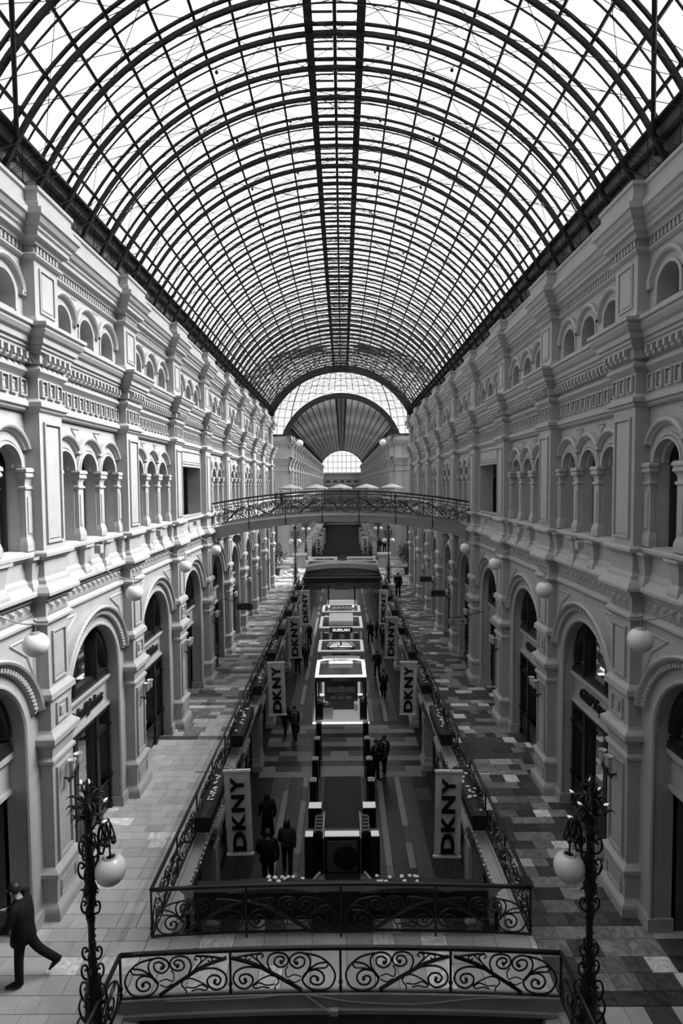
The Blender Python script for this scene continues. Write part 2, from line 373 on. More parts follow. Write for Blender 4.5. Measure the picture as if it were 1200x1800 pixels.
    for yc in (-0.62, 0.62): mb.box(F-0.12, F+0.04, yc-0.07, yc+0.07, -5.28, ZC+math.sqrt((R-0.05)**2-0.62**2)); mb.tube([(F-0.13, yc, -5.2), (F-0.13, yc, -4.0)], 0.045, 8)
    mb.box(F-0.14, F+0.04, -R, R, -5.28, -5.16); mb.box(F-0.10, F+0.04, -R, R, -5.16, -5.06)
    B['lunette_frame'] = mb
    mb = MB(); mb.poly([(F, -(R-0.1)*math.cos(PI*k/20), ZC+(R-0.1)*math.sin(PI*k/20)) for k in range(21)][::-1] + [(F, -(R-0.1), -5.2), (F, (R-0.1), -5.2)]); B['lunette_glass'] = mb
    mb = MB()
    for yc, w in ((-R+0.06, 0.06), (R-0.06, 0.06), (-0.62, 0.09), (0.62, 0.09)):
        mb.box(F-0.14, F+0.06, yc-w, yc+w, -9.1, -6.12)
        mb.box(F-0.18, F+0.02, yc-w-0.02, yc+w+0.02, -8.2, -8.12); mb.box(F-0.18, F+0.02, yc-w-0.02, yc+w+0.02, -6.72, -6.66); mb.box(F-0.17, F, yc-w-0.01, yc+w+0.01, -9.1, -8.9)
    mb.box(F-0.12, F+0.06, -R, R, -6.26, -6.12)
    B['shop_frame'] = mb
    mb = MB(); mb.box(F-0.03, F+0.03, 0, 1, 0, 1)
    def leafdoor(y0, y1, zt, zb, mull):
        q = MB(); q.box(F-0.08, F+0.03, y0, y1, -9.1, zb)                       # solid bottom
        q.box(F-0.11, F-0.08, y0+0.08, y1-0.08, -8.95, zb-0.14); q.box(F-0.12, F+0.02, y0, y1, zb-0.06, zb)
        for a in (y0, y1-0.07): q.box(F-0.08, F+0.03, a, a+0.07, zb, -6.2)
        if mull: q.box(F-0.10, F+0.03, y0, y1, -6.80, -6.66); q.box(F-0.06, F+0.03, y0+0.07, y1-0.07, -6.34, -6.2)
        return q
    B['side_door'] = leafdoor(0, 0.67, 0, -8.25, True)
    B['display_window'] = leafdoor(0, 1.06, 0, -8.30, False)
    mb = MB(); mb.quad((F+0.01,-R,-8.3),(F+0.01,R,-8.3),(F+0.01,R,-6.15),(F+0.01,-R,-6.15)); B['shop_glass'] = mb
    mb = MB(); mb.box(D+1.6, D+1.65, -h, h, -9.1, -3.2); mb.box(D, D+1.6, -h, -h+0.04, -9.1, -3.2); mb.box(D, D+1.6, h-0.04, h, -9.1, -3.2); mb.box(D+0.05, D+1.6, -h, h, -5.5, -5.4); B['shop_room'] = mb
    return B
BAY = make_bay_meshes()
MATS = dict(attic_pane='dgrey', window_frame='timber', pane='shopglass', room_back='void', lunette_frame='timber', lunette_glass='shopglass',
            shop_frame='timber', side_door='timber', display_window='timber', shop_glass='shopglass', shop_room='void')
CACHE = {}
def bay_mesh(key, mir):
    k = (key, mir)
    if k not in CACHE:
        me = BAY[key].mesh(key, smooth=False, mirror=mir); me.materials.append(M[MATS.get(key, 'plaster')]); CACHE[k] = me
    return CACHE[k]
def simple(key, mbf):
    for mir in (False, True):
        CACHE[(key, mir)] = mbf().mesh(key, mirror=mir); CACHE[(key, mir)].materials.append(M['plaster'])
def mb_modillion():
    mb = MB(); mb.box(DW-0.24, DW-0.11, -0.035, 0.035, 2.50, 2.62); mb.box(DW-0.20, DW-0.11, -0.05, 0.05, 2.44, 2.51); return mb
def mb_friezepanel():
    mb = MB(); panel(mb, -0.11, 0.11, 1.80, 2.13, DW, 0.025, 0.04, False); mb.box(DW-0.02, DW, -0.05, 0.05, 1.86, 2.07)
    for z in (1.88, 2.03): mb.box(DW-0.04, DW-0.02, -0.03, 0.03, z-0.02, z+0.02)
    return mb
def mb_tri():
    mb = MB(); i = 0
    d0 = DW
    for (y0, z0, y1, z1, y2, z2, ay, az) in ((-0.11,-2.40,0.11,-2.40,0.0,-2.66,0,-2.48), (-0.12,-2.66,-0.01,-2.66,-0.065,-2.50,-0.065,-2.6), (0.01,-2.66,0.12,-2.66,0.065,-2.50,0.065,-2.6)):
        i = len(mb.v); mb.v += [(d0,y0,z0),(d0,y1,z1),(d0,y2,z2),(d0-0.07,ay,az)]; mb.f += [(i,i+1,i+3),(i+1,i+2,i+3),(i+2,i,i+3)]
    return mb
simple('modillion', mb_modillion); simple('frieze_panel', mb_friezepanel); simple('triangle_ornament', mb_tri)

def add_window(n_side, yb, mir, k, floor):
    pass
WINN = [0]; DOORN = [0]
def near_facade(side):
    mir = side < 0; sgn = -1 if mir else 1
    w = empty('wall_left' if mir else 'wall_right', (0, 0, 0), kind='structure')
    w['label'] = 'pale moulded three storey arcade wall of the gallery, ' + ('brightly lit left side' if mir else 'shaded right side')
    def pt(key, y, dd=0.0, name=None, dz=0.0, parent=w):
        return link(name or key, bay_mesh(key, mir) if key in BAY else CACHE[(key, mir)], None, parent, (sgn*dd, y, dz))
    for nm, pr in PROFS.items():
        part(nm, sweep(pr, YP_ALL, Y0, Y1), 'plaster', w, mirror=mir)
    ys = [Y0-2.0]+YP
    for i in range(len(YP)+1):
        if i == len(YP): yb = YP[-1]+PITCH/2
        elif i == 0: continue
        else: yb = (YP[i-1]+YP[i])/2
        passage = (i == 5)       # the bridge bay between fourth and fifth visible pilaster
        first = (i == 2)
        far = yb > 34
        pt('attic_wall', yb); pt('spandrel_moulding', yb)
        for k in (-1, 0, 1):
            pt('attic_hood', yb+1.2*k)
            WINN[0] += 1
            wn = tag(link('window_%d' % WINN[0], bay_mesh('attic_pane', mir), None, w, (0, yb+1.2*k, 0)), kind='structure')
        pt('lower_wall', yb); pt('archivolt', yb); pt('spandrel_frame', yb)
        o = pt('arch_dentils', yb); o['kind'] = 'stuff'
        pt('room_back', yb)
        if not passage:
            pt('arcade_wall', yb)
            for k in (-1, 0, 1):
                pt('arch_hood', yb+1.2*k)
                WINN[0] += 1
                wn = tag(link('window_%d' % WINN[0], bay_mesh('window_frame', mir), None, w, (0, yb+1.2*k, 0)), kind='structure')
                pt('pane', 0, parent=wn)
            for k in (-1.5, -0.5, 0.5, 1.5):
                pt('colonnette', yb+1.2*k if abs(k) < 1 else yb+1.77*(1 if k > 0 else -1)); pt('bracket', yb+1.2*k if abs(k) < 1 else yb+1.74*(1 if k > 0 else -1))
        else:
            mb = MB(); a, b = yb-PITCH/2+HW, yb+PITCH/2-HW
            mb.box(DW, DW+0.5, a, a+0.35, -1.31, 1.5); mb.box(DW, DW+0.5, b-0.35, b, -1.31, 1.5); mb.box(DW, DW+0.5, a+0.35, b-0.35, 0.75, 1.5)
            panel(mb, a+0.1, b-0.1, 0.85, 1.38, DW, 0.04, 0.03)
            panel(mb, a+0.28, b-0.28, -1.3, 0.80, DW-0.001, 0.07, 0.05, False)
            part('bridge_doorway', mb, 'plaster', w, mirror=mir)
            mb = MB(); mb.box(DW+2.6, DW+2.7, a-1, b+1, -2, 1.6); mb.box(DW+0.5, DW+2.6, a, a+0.05, -1.9, 1.5); mb.box(DW+0.5, DW+2.6, b-0.05, b, -1.9, 1.5)
            mb.box(DW+0.5, DW+0.8, b-0.4, b-0.05, 0.2, 0.75); panel(mb, a+0.3, b-0.6, -1.8, 0.2, DW+2.6, 0.06, 0.04)
            part('passage_lining', mb, 'plaster_dark', w, mirror=mir)
        if passage or first:
            mb = MB(); D = DW+0.42
            mb.box(D-0.16, D, -1.42, 1.42, -5.42, -5.30); mb.box(D-0.06, D, -1.42, 1.42, -6.05, -5.42); mb.box(D-0.12, D, -1.42, 1.42, -6.14, -6.05)
            part('plain_fascia', mb, 'plaster', w, (0, yb, 0), mirror=mir)
            mb = MB(); mb.box(D+1.2, D+1.25, -2.3, 2.3, -9.1, -5.5); mb.box(D, D+1.2, 1.42, 1.47, -9.1, -5.5); mb.box(D, D+1.2, -1.47, -1.42, -9.1, -5.5)
            panel(mb, -1.2, 1.2, -8.0, -6.0, D+1.2, 0.06, 0.04); mb.box(D+1.12, D+1.2, -1.42, 1.42, -8.25, -8.15)
            part('passage_lining', mb, 'plaster_dark', w, (0, yb, 0), mirror=mir)
            pt('lunette_frame', yb); pt('lunette_glass', yb)
        else:
            DOORN[0] += 1
            dr = tag(link('door_%d' % DOORN[0], bay_mesh('shop_frame', mir), None, w, (0, yb, 0)), kind='structure')
            pt('side_door', -1.30, parent=dr); pt('side_door', 0.71-0.05, parent=dr); pt('display_window', -0.53, parent=dr); pt('shop_glass', 0, parent=dr)
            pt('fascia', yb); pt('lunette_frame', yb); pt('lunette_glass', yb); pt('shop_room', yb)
        # ornaments one by one where they can be told apart
        nearb = yb < 30
        ny = [yb-1.72+0.31*j+0.015 for j in range(12)]
        my = [yb-1.75+0.206*j for j in range(18)]
        ty = [yb-1.62+0.27*j for j in range(13)]
        for nm, lst in (('frieze_panel', ny), ('modillion', my), ('triangle_ornament', ty)):
            if nearb:
                for y in lst: pt(nm, y)
            else:
                mb = MB(); src = {'frieze_panel': mb_friezepanel, 'modillion': mb_modillion, 'triangle_ornament': mb_tri}[nm]()
                for y in lst:
                    k0 = len(mb.v); mb.v += [(a, b+y, c) for a, b, c in src.v]; mb.f += [tuple(q+k0 for q in f) for f in src.f]
                o = part(nm, mb, 'plaster', w, mirror=mir); o['kind'] = 'stuff'
        mb = MB()
        for j in range(29):
            y = yb-1.80+0.128*j; mb.box(DW-0.05, DW, y-0.035, y+0.035, 4.65, 4.80)
        for j in range(7):
            y = yb+PITCH/2-0.39+0.128*j; mb.box(DP-0.05, DP, y-0.035, y+0.035, 4.65, 4.80)
        o = part('dentil_band', mb, 'plaster', w, mirror=mir); o['kind'] = 'stuff'
    for i, yc in enumerate(YP_ALL):
        if i == 0: continue
        pt('upper_pilaster', yc, name='pilaster'); pt('lower_pilaster', yc, name='pilaster')
        if yc < 33:
            for k in (-1, 0, 1): pt('frieze_panel', yc+0.3*k, -0.25 if True else 0)
            for k in (-2, -1, 0, 1, 2): pt('modillion', yc+0.206*k, -0.25)
            for k in (-1, 0, 1): pt('triangle_ornament', yc+0.27*k, -0.25)
    return w
wall_left = near_facade(-1)
wall_right = near_facade(1)
# ---------------------------------------------------------------- far gallery: one mesh per bay, shared
def far_bay_mesh():
    mb = MB()
    def add(src, dy=0.0):
        k0 = len(mb.v); mb.v += [(a, b+dy, c) for a, b, c in src.v]; mb.f += [tuple(q+k0 for q in f) for f in src.f]
    h = PITCH/2
    for pr in PROFS.values():
        rows = []
        for p, z in pr:
            rows.append([(DW-p,-h,z),(DW-p,-HW-p,z),(DP-p,-HW-p,z),(DP-p,HW+p,z),(DW-p,HW+p,z),(DW-p,h,z)])
        mb.grid(rows)
    add(BAY['upper_pilaster']); add(BAY['lower_pilaster'])
    for s in (-1, 1):
        # half bays either side of the pilaster
        pass
    return mb
def far_wall_mesh():
    mb = MB()
    def add(src, dy=0.0):
        k0 = len(mb.v); mb.v += [(a, b+dy, c) for a, b, c in src.v]; mb.f += [tuple(q+k0 for q in f) for f in src.f]
    add(BAY['attic_wall']); add(BAY['arcade_wall']); add(BAY['lower_wall']); add(BAY['archivolt']); add(BAY['fascia'])
    for k in (-1, 0, 1): add(BAY['attic_hood'], 1.2*k); add(BAY['arch_hood'], 1.2*k)
    for k in (-1.77, -0.6, 0.6, 1.77): add(BAY['colonnette'], k)
    return mb
FY0, FY1 = 70.4, 185.0
_fb, _fw = far_bay_mesh(), far_wall_mesh()
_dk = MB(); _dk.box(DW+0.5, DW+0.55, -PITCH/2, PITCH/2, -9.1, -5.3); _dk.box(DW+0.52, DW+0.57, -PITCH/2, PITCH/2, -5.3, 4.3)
FM = {}
for mir in (False, True):
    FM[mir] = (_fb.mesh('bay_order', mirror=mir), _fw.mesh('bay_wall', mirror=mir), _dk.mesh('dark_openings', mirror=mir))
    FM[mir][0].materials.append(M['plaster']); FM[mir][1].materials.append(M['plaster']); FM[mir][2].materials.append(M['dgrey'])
for mir in (True, False):
    w = empty('wall_far_left' if mir else 'wall_far_right', kind='structure')
    y = FY0+0.5
    while y < FY1:
        link('pilaster_order', FM[mir][0], None, w, (0, y, 0))
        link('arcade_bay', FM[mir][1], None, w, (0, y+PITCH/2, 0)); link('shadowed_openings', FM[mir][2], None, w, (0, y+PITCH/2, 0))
        y += PITCH
# walls of the crossing that face the camera at y = FY0, and the end wall
def cross_profile(x0, x1, y, s):
    rows_all = []
    mb = MB()
    for pr in PROFS.values():
        rows = []
        for p, z in pr:
            r = [(x0-p, y+0.9, z), (x0-p, y-p, z)]
            r += [(7.0-HW-p, y-p, z), (7.0-HW-p, y-0.25-p, z), (7.0+HW+p, y-0.25-p, z), (7.0+HW+p, y-p, z), (x1, y-p, z)]
            rows.append(r)
        mb.grid(rows)
    for z0, z1 in ((3.2, 4.5), (-1.31, 1.5), (-9.1, -2.86)):
        mb.quad((x0, y, z0), (x1, y, z0), (x1, y, z1), (x0, y, z1))
        mb.quad((x0, y, z0), (x0, y+0.9, z0), (x0, y+0.9, z1), (x0, y, z1))
        mb.box(7.0-HW, 7.0+HW, y-0.25, y, z0, z1)
        mb.box(7.0-0.3, 7.0+0.3, y-0.28, y-0.25, z0+0.2, z1-0.2)
        mb.box(x0, x0+0.5, y-0.06, y, z0, z1)
    return mb
wc = empty('wall_crossing', kind='structure')
for mir in (True, False):
    part('return_wall', cross_profile(6.05, 16, FY0, 1), 'plaster', wc, mirror=mir)
    mb = MB(); ring(mb, 0, 0, [(0.01, 0)]) if False else None
    mb = MB()
    for yc, zc, r in ((9.2, 0.2, 0.9), (9.2, -5.0, 1.2)):
        pts = [(yc-r*math.cos(PI*k/12), FY0-0.03, zc+r*math.sin(PI*k/12)) for k in range(13)]
        mb.poly(pts[::-1] + [(yc-r, FY0-0.03, zc-2.0 if zc > -1 else -9.1), (yc+r, FY0-0.03, zc-2.0 if zc > -1 else -9.1)])
    part('arched_opening', mb, 'dgrey', wc, mirror=mir)
# transept ends behind, so that the sides of the crossing are closed
mb = MB(); mb.box(15.5, 16, 50, 71, -13.2, 5.8); part('transept_end', mb, 'plaster', wc); part('transept_end', mb, 'plaster', wc, mirror=True)
mb = MB(); mb.box(6.3, 16, Y1+0.05, Y1+0.9, -9.1, 5.8)
part('return_wall', mb, 'plaster', wc); part('return_wall', mb, 'plaster', wc, mirror=True)
we = empty('wall_end', kind='structure')
mb = MB(); mb.box(-7.5, 7.5, FY1, FY1+0.5, -13.2, 3.5)
for z, p, t in ((3.3, 0.5, 0.3), (1.6, 0.35, 0.25), (-0.1, 0.5, 0.4), (-2.3, 0.3, 0.3)): mb.box(-7, 7, FY1-p, FY1, z-t, z)
for x in (-3.4, -1.1, 1.1, 3.4):
    mb.box(x-0.15, x+0.15, FY1-0.3, FY1, -9, 3.3)
part('end_wall', mb, 'plaster', we)
mb = MB()
for x in (-4.5, -2.2, 0, 2.2, 4.5):
    mb.poly([(x-0.8*math.cos(PI*k/10), FY1-0.05, 0.3+0.8*math.sin(PI*k/10)) for k in range(11)][::-1])
part('end_opening', mb, 'plaster_dark', we)
mb = MB()
for x in (-4.5, -2.2, 0, 2.2, 4.5):
    rows = [[(x-r*math.cos(PI*k/10), FY1-d, 0.3+r*math.sin(PI*k/10)) for r, d in ((1.1, 0.0), (1.1, 0.25), (0.85, 0.25), (0.85, 0.0))] for k in range(11)]
    mb.grid(rows)
part('end_arch_hood', mb, 'plaster', we)

# ---------------------------------------------------------------- glass roof
RC, ZRC = 7.36, 3.4
def arc_pt(r, a, y=0.0): return (r*math.sin(a), y, ZRC+r*math.cos(a))     # a from the crown
A_FOOT = 1.235
PA = [0.083] + [0.083+0.113*k for k in range(1, 9)]          # purlin angles each side of the crown
A_GL = 1.045
def arc_box(r0, r1, w, a0, a1, n=32):
    mb = MB(); rows = []
    for k in range(n+1):
        a = a0+(a1-a0)*k/n
        rows.append([arc_pt(r0, a, -w), arc_pt(r0, a, w), arc_pt(r1, a, w), arc_pt(r1, a, -w)])
    mb.grid(rows, True); return mb
rib_me = arc_box(RC, RC+0.09, 0.042, -A_FOOT, A_FOOT, 40).mesh('rib'); rib_me.materials.append(M['roof_iron'])
bar_me = arc_box(RC+0.24, RC+0.29, 0.032, -A_GL, A_GL, 40).mesh('glazing_beam'); bar_me.materials.append(M['roof_iron'])
half_me = arc_box(RC+0.26, RC+0.29, 0.015, -A_GL, A_GL, 40).mesh('glazing_bar'); half_me.materials.append(M['roof_iron'])
RP = 1.142
def tie_mesh():
    mb = MB()
    for s in (-1, 1):
        f = arc_pt(RC, s*1.16)
        for a in (0.05, 0.38, 0.72): mb.tube([f, arc_pt(RC, -s*a)], 0.008, 4)
        for a in (0.25,): mb.tube([arc_pt(RC, s*0.95), arc_pt(RC, -s*a)], 0.008, 3)
    for a in (-0.45, -0.2, 0.2, 0.45): mb.ball(arc_pt(RC-1.9, a), 0.04, 6, 4)
    return mb.mesh('tie_rods')
tie_me = tie_mesh(); tie_me.materials.append(M['roof_iron'])
brace = MB()
for a0 in (-0.75, -0.4, -0.083, 0.083, 0.4, 0.75):
    s = 1 if a0 > 0 else -1; a1 = a0+s*0.34
    brace.tube([arc_pt(RC+0.02, a0), arc_pt(RC+0.02, a1, RP*2)], 0.009, 3); brace.tube([arc_pt(RC+0.02, a1), arc_pt(RC+0.02, a0, RP*2)], 0.009, 3)
brace_me = brace.mesh('wind_brace'); brace_me.materials.append(M['roof_iron'])
foot = MB()
for s in (-1, 1):
    foot.tube([arc_pt(RC+0.05, s*1.235), (s*7.05, 0, 5.2)], 0.07, 4)
    foot.tube([(s*7.0, 0, 5.9), (s*6.35, RP, 7.0)], 0.012, 3); foot.tube([(s*7.0, RP, 5.9), (s*6.35, 0, 7.0)], 0.012, 3)
foot_me = foot.mesh('rib_foot'); foot_me.materials.append(M['roof_iron'])
RRO = RC+0.275
def pane_mesh(a0, a1):
    n = 3; mb = MB(); rows = [[arc_pt(RRO, a0+(a1-a0)*k/n, 0.0), arc_pt(RRO, a0+(a1-a0)*k/n, RP/2-0.0)] for k in range(n+1)]
    mb.grid(rows); me = mb.mesh('glass_pane'); me.materials.append(M['glass']); return me
angs = sorted([-a for a in PA] + PA + [0.0, -A_GL, A_GL])
PANES = [pane_mesh(a, b) for a, b in zip(angs, angs[1:])]
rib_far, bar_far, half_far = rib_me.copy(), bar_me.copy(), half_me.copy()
for _m in (rib_far, bar_far, half_far): _m.materials.clear(); _m.materials.append(M['hazed_steel'])
def roof(name, ystart, yend, near):
    root = empty(name, kind='structure')
    n = int((yend-ystart)/RP); made = 0
    for k in range(n+1):
        y = ystart+RP*k
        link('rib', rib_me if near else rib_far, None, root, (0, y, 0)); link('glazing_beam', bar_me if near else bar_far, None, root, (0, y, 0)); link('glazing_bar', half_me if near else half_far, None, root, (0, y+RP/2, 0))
        link('rib_foot', foot_me, None, root, (0, y, 0))
        if near:
            if k % 2 == 1: link('tie_rods', tie_me, None, root, (0, y, 0))
            if k % 2 == 0: link('wind_brace', brace_me, None, root, (0, y, 0))
    ye = ystart+RP*(n+1)
    for a in angs:
        mb = MB(); w = 0.045
        big = abs(abs(a)-0.083) < 1e-6
        w = 0.10 if big else (0.045 if a == 0 else 0.028)
        r0, r1 = (RC+0.06, RC+0.34) if big else (RC+0.18, RC+0.29)
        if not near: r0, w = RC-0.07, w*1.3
        c, s = math.cos(a), math.sin(a)
        rows = []
        for y in (ystart-0.1, ye):
            rows.append([(r*s + u*c, y, ZRC+r*c-u*s) for r, u in ((r0,-w),(r0,w),(r1,w),(r1,-w))])
        mb.grid(rows, True); part('purlin', mb, 'roof_iron', root)
    # skylight strip bars between the two heavy ridge beams
    mb = MB()
    y = ystart
    while y < ye:
        for s in (-1, 1):
            mb.box(min(s*0.05, s*0.55), max(s*0.05, s*0.55), y-0.012, y+0.012, ZRC+RC+0.2, ZRC+RC+0.25)
        y += RP/3
    o = part('ridge_bars', mb, 'roof_iron', root); o['kind'] = 'stuff'
    # panes
    cnt = 0; rest = MB()
    for k in range((n+1)*2):
        y = ystart+RP/2*k
        for j, pm in enumerate(PANES):
            if near and y > 12 and cnt < 300:
                link('glass_pane', pm, None, root, (0, y, 0)); cnt += 1
            else:
                k0 = len(rest.v); rest.v += [(v.co.x, v.co.y+y, v.co.z) for v in pm.vertices]; rest.f += [tuple(q+k0 for q in p.vertices) for p in pm.polygons]
    o = part('glass_panes', rest, 'glass', root); o['kind'] = 'stuff'
    for s in (-1, 1):
        mb = MB()
        prof = [(6.50, 7.22), (6.56, 7.24), (6.60, 7.0), (6.78, 6.98), (6.80, 6.66), (6.92, 6.64), (6.95, 6.30), (7.02, 6.28), (7.08, 5.85), (7.10, 5.2)]
        mb.grid([[(x, ystart-0.1, z), (x, ye, z)] for x, z in prof]); part('gutter_girder', mb, 'girder', root, mirror=(s < 0))
        mb = MB()
        for x, z in ((6.46, 7.2), (6.70, 6.97), (6.86, 6.63), (6.98, 6.27)): mb.box(x-0.05, x+0.03, ystart-0.1, ye, z-0.03, z+0.03)
        part('girder_rail', mb, 'roof_iron', root, mirror=(s < 0))
        mb = MB()
        y = ystart+RP*1.5
        while y < ye and near:
            mb.box(6.84, 6.88, y-0.4, y+0.1, 6.32, 6.62); y += RP*4
        if near:
            part('open_hatch', mb, 'void', root, mirror=(s < 0))
            mb = MB(); mb.box(6.2, 7.4, ystart-0.1, ye, 5.1, 5.2); part('roof_gutter', mb, 'girder', root, mirror=(s < 0))
    return root
ceil1 = roof('ceiling', 14.2-RP*13, 54.0, True)
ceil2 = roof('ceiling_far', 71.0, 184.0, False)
mb = MB()
for s in (-1, 1):
    mb.tube([(s*6.5, 12.0, 7.0), (s*5.0, 9.24, 8.8)], 0.045, 6); mb.tube([(s*6.5, 12.0, 6.7), (s*9.0, 12.3, 6.7)], 0.05, 6)
part('wind_strut', mb, 'roof_iron', ceil1)
# heavier end arches of both roofs and the fan light at the far end
def end_arch(y, parent, n=40):
    part('end_arch', (lambda m: m)(arc_box(RC-0.25, RC+0.35, 0.25, -A_FOOT-0.1, A_FOOT+0.1, n)), 'roof_iron', parent, (0, y, 0))
end_arch(54.2, ceil1); end_arch(70.6, ceil2)
gab = empty('window_1000', kind='structure'); gab.name = 'window_0'
mb = MB()
for x in (-4.5, -2.9, -1.4, 0, 1.4, 2.9, 4.5): mb.box(x-0.06, x+0.06, FY1-0.6, FY1-0.5, 3.4, ZRC+math.sqrt(RC*RC-x*x))
for z in (3.5, 5.0, 7.0, 9.0): 
    hx = math.sqrt(max(0.01, RC*RC-(z-ZRC)**2)); mb.box(-hx, hx, FY1-0.6, FY1-0.5, z-0.06, z+0.06)
part('window_frame', mb, 'roof_iron', gab); part('end_arch', arc_box(RC-0.2, RC+0.3, 0.2, -PI/2, PI/2), 'roof_iron', gab, (0, FY1-0.5, 0))
mb = MB(); mb.poly([(RC*math.sin(-PI/2+PI*k/24), FY1-0.55, ZRC+RC*math.cos(-PI/2+PI*k/24)) for k in range(25)]); part('pane', mb, 'glass', gab)

# dome of the crossing
dome = empty('ceiling_dome', kind='structure')
PLAN = [(-6.3, 70.6), (6.3, 70.6), (11.5, 66.5), (11.5, 58), (6.3, 54.0), (-6.3, 54.0), (-11.5, 58), (-11.5, 66.5)]
CX, CY = 0.0, 62.3
def dome_pt(x, y, t): c = math.cos(t)**0.85; return (CX+(x-CX)*c, CY+(y-CY)*c, 6.0+8.6*math.sin(t))
bars = MB(); gl = MB()
def outside(p):
    if p[1] > 62: return math.hypot(p[0], p[2]-ZRC) > RC+0.30 or p[1] < 64
    return math.hypot(p[0], p[2]-ZRC) > RC+0.30 or p[1] > 60
for i in range(8):
    a, b = PLAN[i], PLAN[(i+1) % 8]
    L = math.hypot(a[0]-b[0], a[1]-b[1]); n = max(4, int(L/0.85)); T = 12; SB = 3
    def gp(j, k): return dome_pt(a[0]+(b[0]-a[0])*j/n, a[1]+(b[1]-a[1])*j/n, 1.45*k/T)
    for j in range(n+1):
        run = []
        for q in range(T*SB+1):
            p = gp(j, q/SB)
            if outside(p) or i not in (0, 4): run.append(p)
            elif len(run) > 1: bars.tube(run, 0.03, 4); run = []
            else: run = []
        if len(run) > 1: bars.tube(run, 0.06 if j in (0, n) else 0.03, 4)
    for k in range(T+1):
        run = []
        for q in range(n*SB+1):
            p = gp(q/SB, k)
            if outside(p) or i not in (0, 4): run.append(p)
            elif len(run) > 1: bars.tube(run, 0.03, 4); run = []
            else: run = []
        if len(run) > 1: bars.tube(run, 0.03, 4)
    for j in range(n*SB):
        for k in range(T*SB):
            c = gp((j+0.5)/SB, (k+0.5)/SB)
            if outside(c) or i not in (0, 4): gl.quad(gp(j/SB, k/SB), gp((j+1)/SB, k/SB), gp((j+1)/SB, (k+1)/SB), gp(j/SB, (k+1)/SB))
part('dome_glazing_bars', bars, 'roof_iron', dome)['kind'] = 'stuff'; part('dome_glass', gl, 'glass', dome)
mb = MB()
for s in (-1, 1): mb.box(min(s*6.2, s*12), max(s*6.2, s*12), 70.3, 70.6, 5.0, 6.1)
part('dome_curb', mb, 'roof_iron', dome)

# ---------------------------------------------------------------- floors
random.seed(4)
fl = tag(link('floor', (MB().box(-16, 16, -8, FY1, GZ-0.3, GZ-0.02)).mesh('floor'), 'grout'), kind='structure')
fl['label'] = 'dark striped granite floor of the ground storey hall'
def tile_mesh(w, l, t=0.03, bev=0.006):
    mb = MB(); mb.box(-w/2, w/2, -l/2, l/2, -t, -bev)
    i = len(mb.v); mb.v += [(-w/2+bev,-l/2+bev,0),(w/2-bev,-l/2+bev,0),(w/2-bev,l/2-bev,0),(-w/2+bev,l/2-bev,0)]
    mb.f[1] = (i, i+1, i+2, i+3)
    mb.f += [(4, 5, i+1, i), (5, 6, i+2, i+1), (6, 7, i+3, i+2), (7, 4, i, i+3)]
    return mb
TM = {}
def tile(parent, x, y, w, l, m, z=0.0):
    k = (round(w, 2), round(l, 2), m)
    if k not in TM: TM[k] = tile_mesh(k[0]-0.008, k[1]-0.008).mesh('floor_tile'); TM[k].materials.append(M[m])
    return link('floor_tile', TM[k], None, parent, (x, y, z))
class Rest:
    def __init__(s): s.d = {}
    def add(s, x, y, w, l, m, z):
        mb = s.d.setdefault(m, MB()); i = len(mb.v); g = 0.006
        mb.v += [(x-w/2+g,y-l/2+g,z),(x+w/2-g,y-l/2+g,z),(x+w/2-g,y+l/2-g,z),(x-w/2+g,y+l/2-g,z),(x-w/2+g,y-l/2+g,z-0.03),(x+w/2-g,y-l/2+g,z-0.03),(x+w/2-g,y+l/2-g,z-0.03),(x-w/2+g,y+l/2-g,z-0.03)]
        mb.f += [(i,i+1,i+2,i+3),(i,i+4,i+5,i+1),(i+1,i+5,i+6,i+2),(i+2,i+6,i+7,i+3),(i+3,i+7,i+4,i)]
    def build(s, parent):
        for m, mb in s.d.items(): part('floor_tiles', mb, m, parent)['kind'] = 'stuff'
VX = 3.85
def deck(name, s):
    fr = empty(name, (0, 0, 0), kind='structure')
    mb = MB(); mb.box(VX, 7.6, -4, 50.5, F2-0.35, F2-0.02); mb.box(VX, 16, 50.5, 70.4, F2-0.35, F2-0.02); part('floor_slab', mb, 'grout', fr, mirror=(s < 0))
    rest = Rest(); cnt = 0; y = 6.0; row = 0
    while y < 50.4:
        rh = random.choice([0.34, 0.38, 0.42, 0.30]) if row % 3 else 0.36
        x = VX+0.12+random.uniform(0, 0.3); x0 = VX+0.02; band = 0.0
        # tone of this row
        dark_row = False
        cyc = (y-6.0) % 4.66
        if s < 0: dark_row = (y > 19.6 and cyc > 3.6) or (y > 23 and random.random() < 0.3)
        else: dark_row = cyc > 3.2 or random.random() < 0.42
        while x0 < 7.55:
            w = random.choice([0.36, 0.48, 0.60, 0.72, 0.42]); w = min(w, 7.56-x0)
            if 7.56-x0-w < 0.2: w = 7.56-x0
            r = random.random()
            if s < 0:
                if y < 19.6: m = 'tile_l' if r < 0.95 else 'tile_p'
                elif dark_row: m = 'tile_d' if r < 0.45 else 'tile_m'
                else: m = 'tile_l' if r < 0.5 else ('tile_m' if r < 0.93 else 'tile_p')
            else:
                if dark_row: m = 'tile_d' if r < 0.7 else ('tile_m' if r < 0.93 else 'tile_p')
                else: m = 'tile_m' if r < 0.60 else ('tile_l' if r < 0.75 else ('tile_p' if r < 0.80 else 'tile_d'))
            cx = s*(x0+w/2)
            if y > 8.6 and cnt < 298 : tile(fr, cx, y+rh/2, w, rh, m, F2); cnt += 1
            else: rest.add(cx, y+rh/2, w, rh, m, F2)
            x0 += w
        y += rh; row += 1
    rest.build(fr); return fr
deck_l = deck('floor_upper_left', -1); deck_r = deck('floor_upper_right', 1)
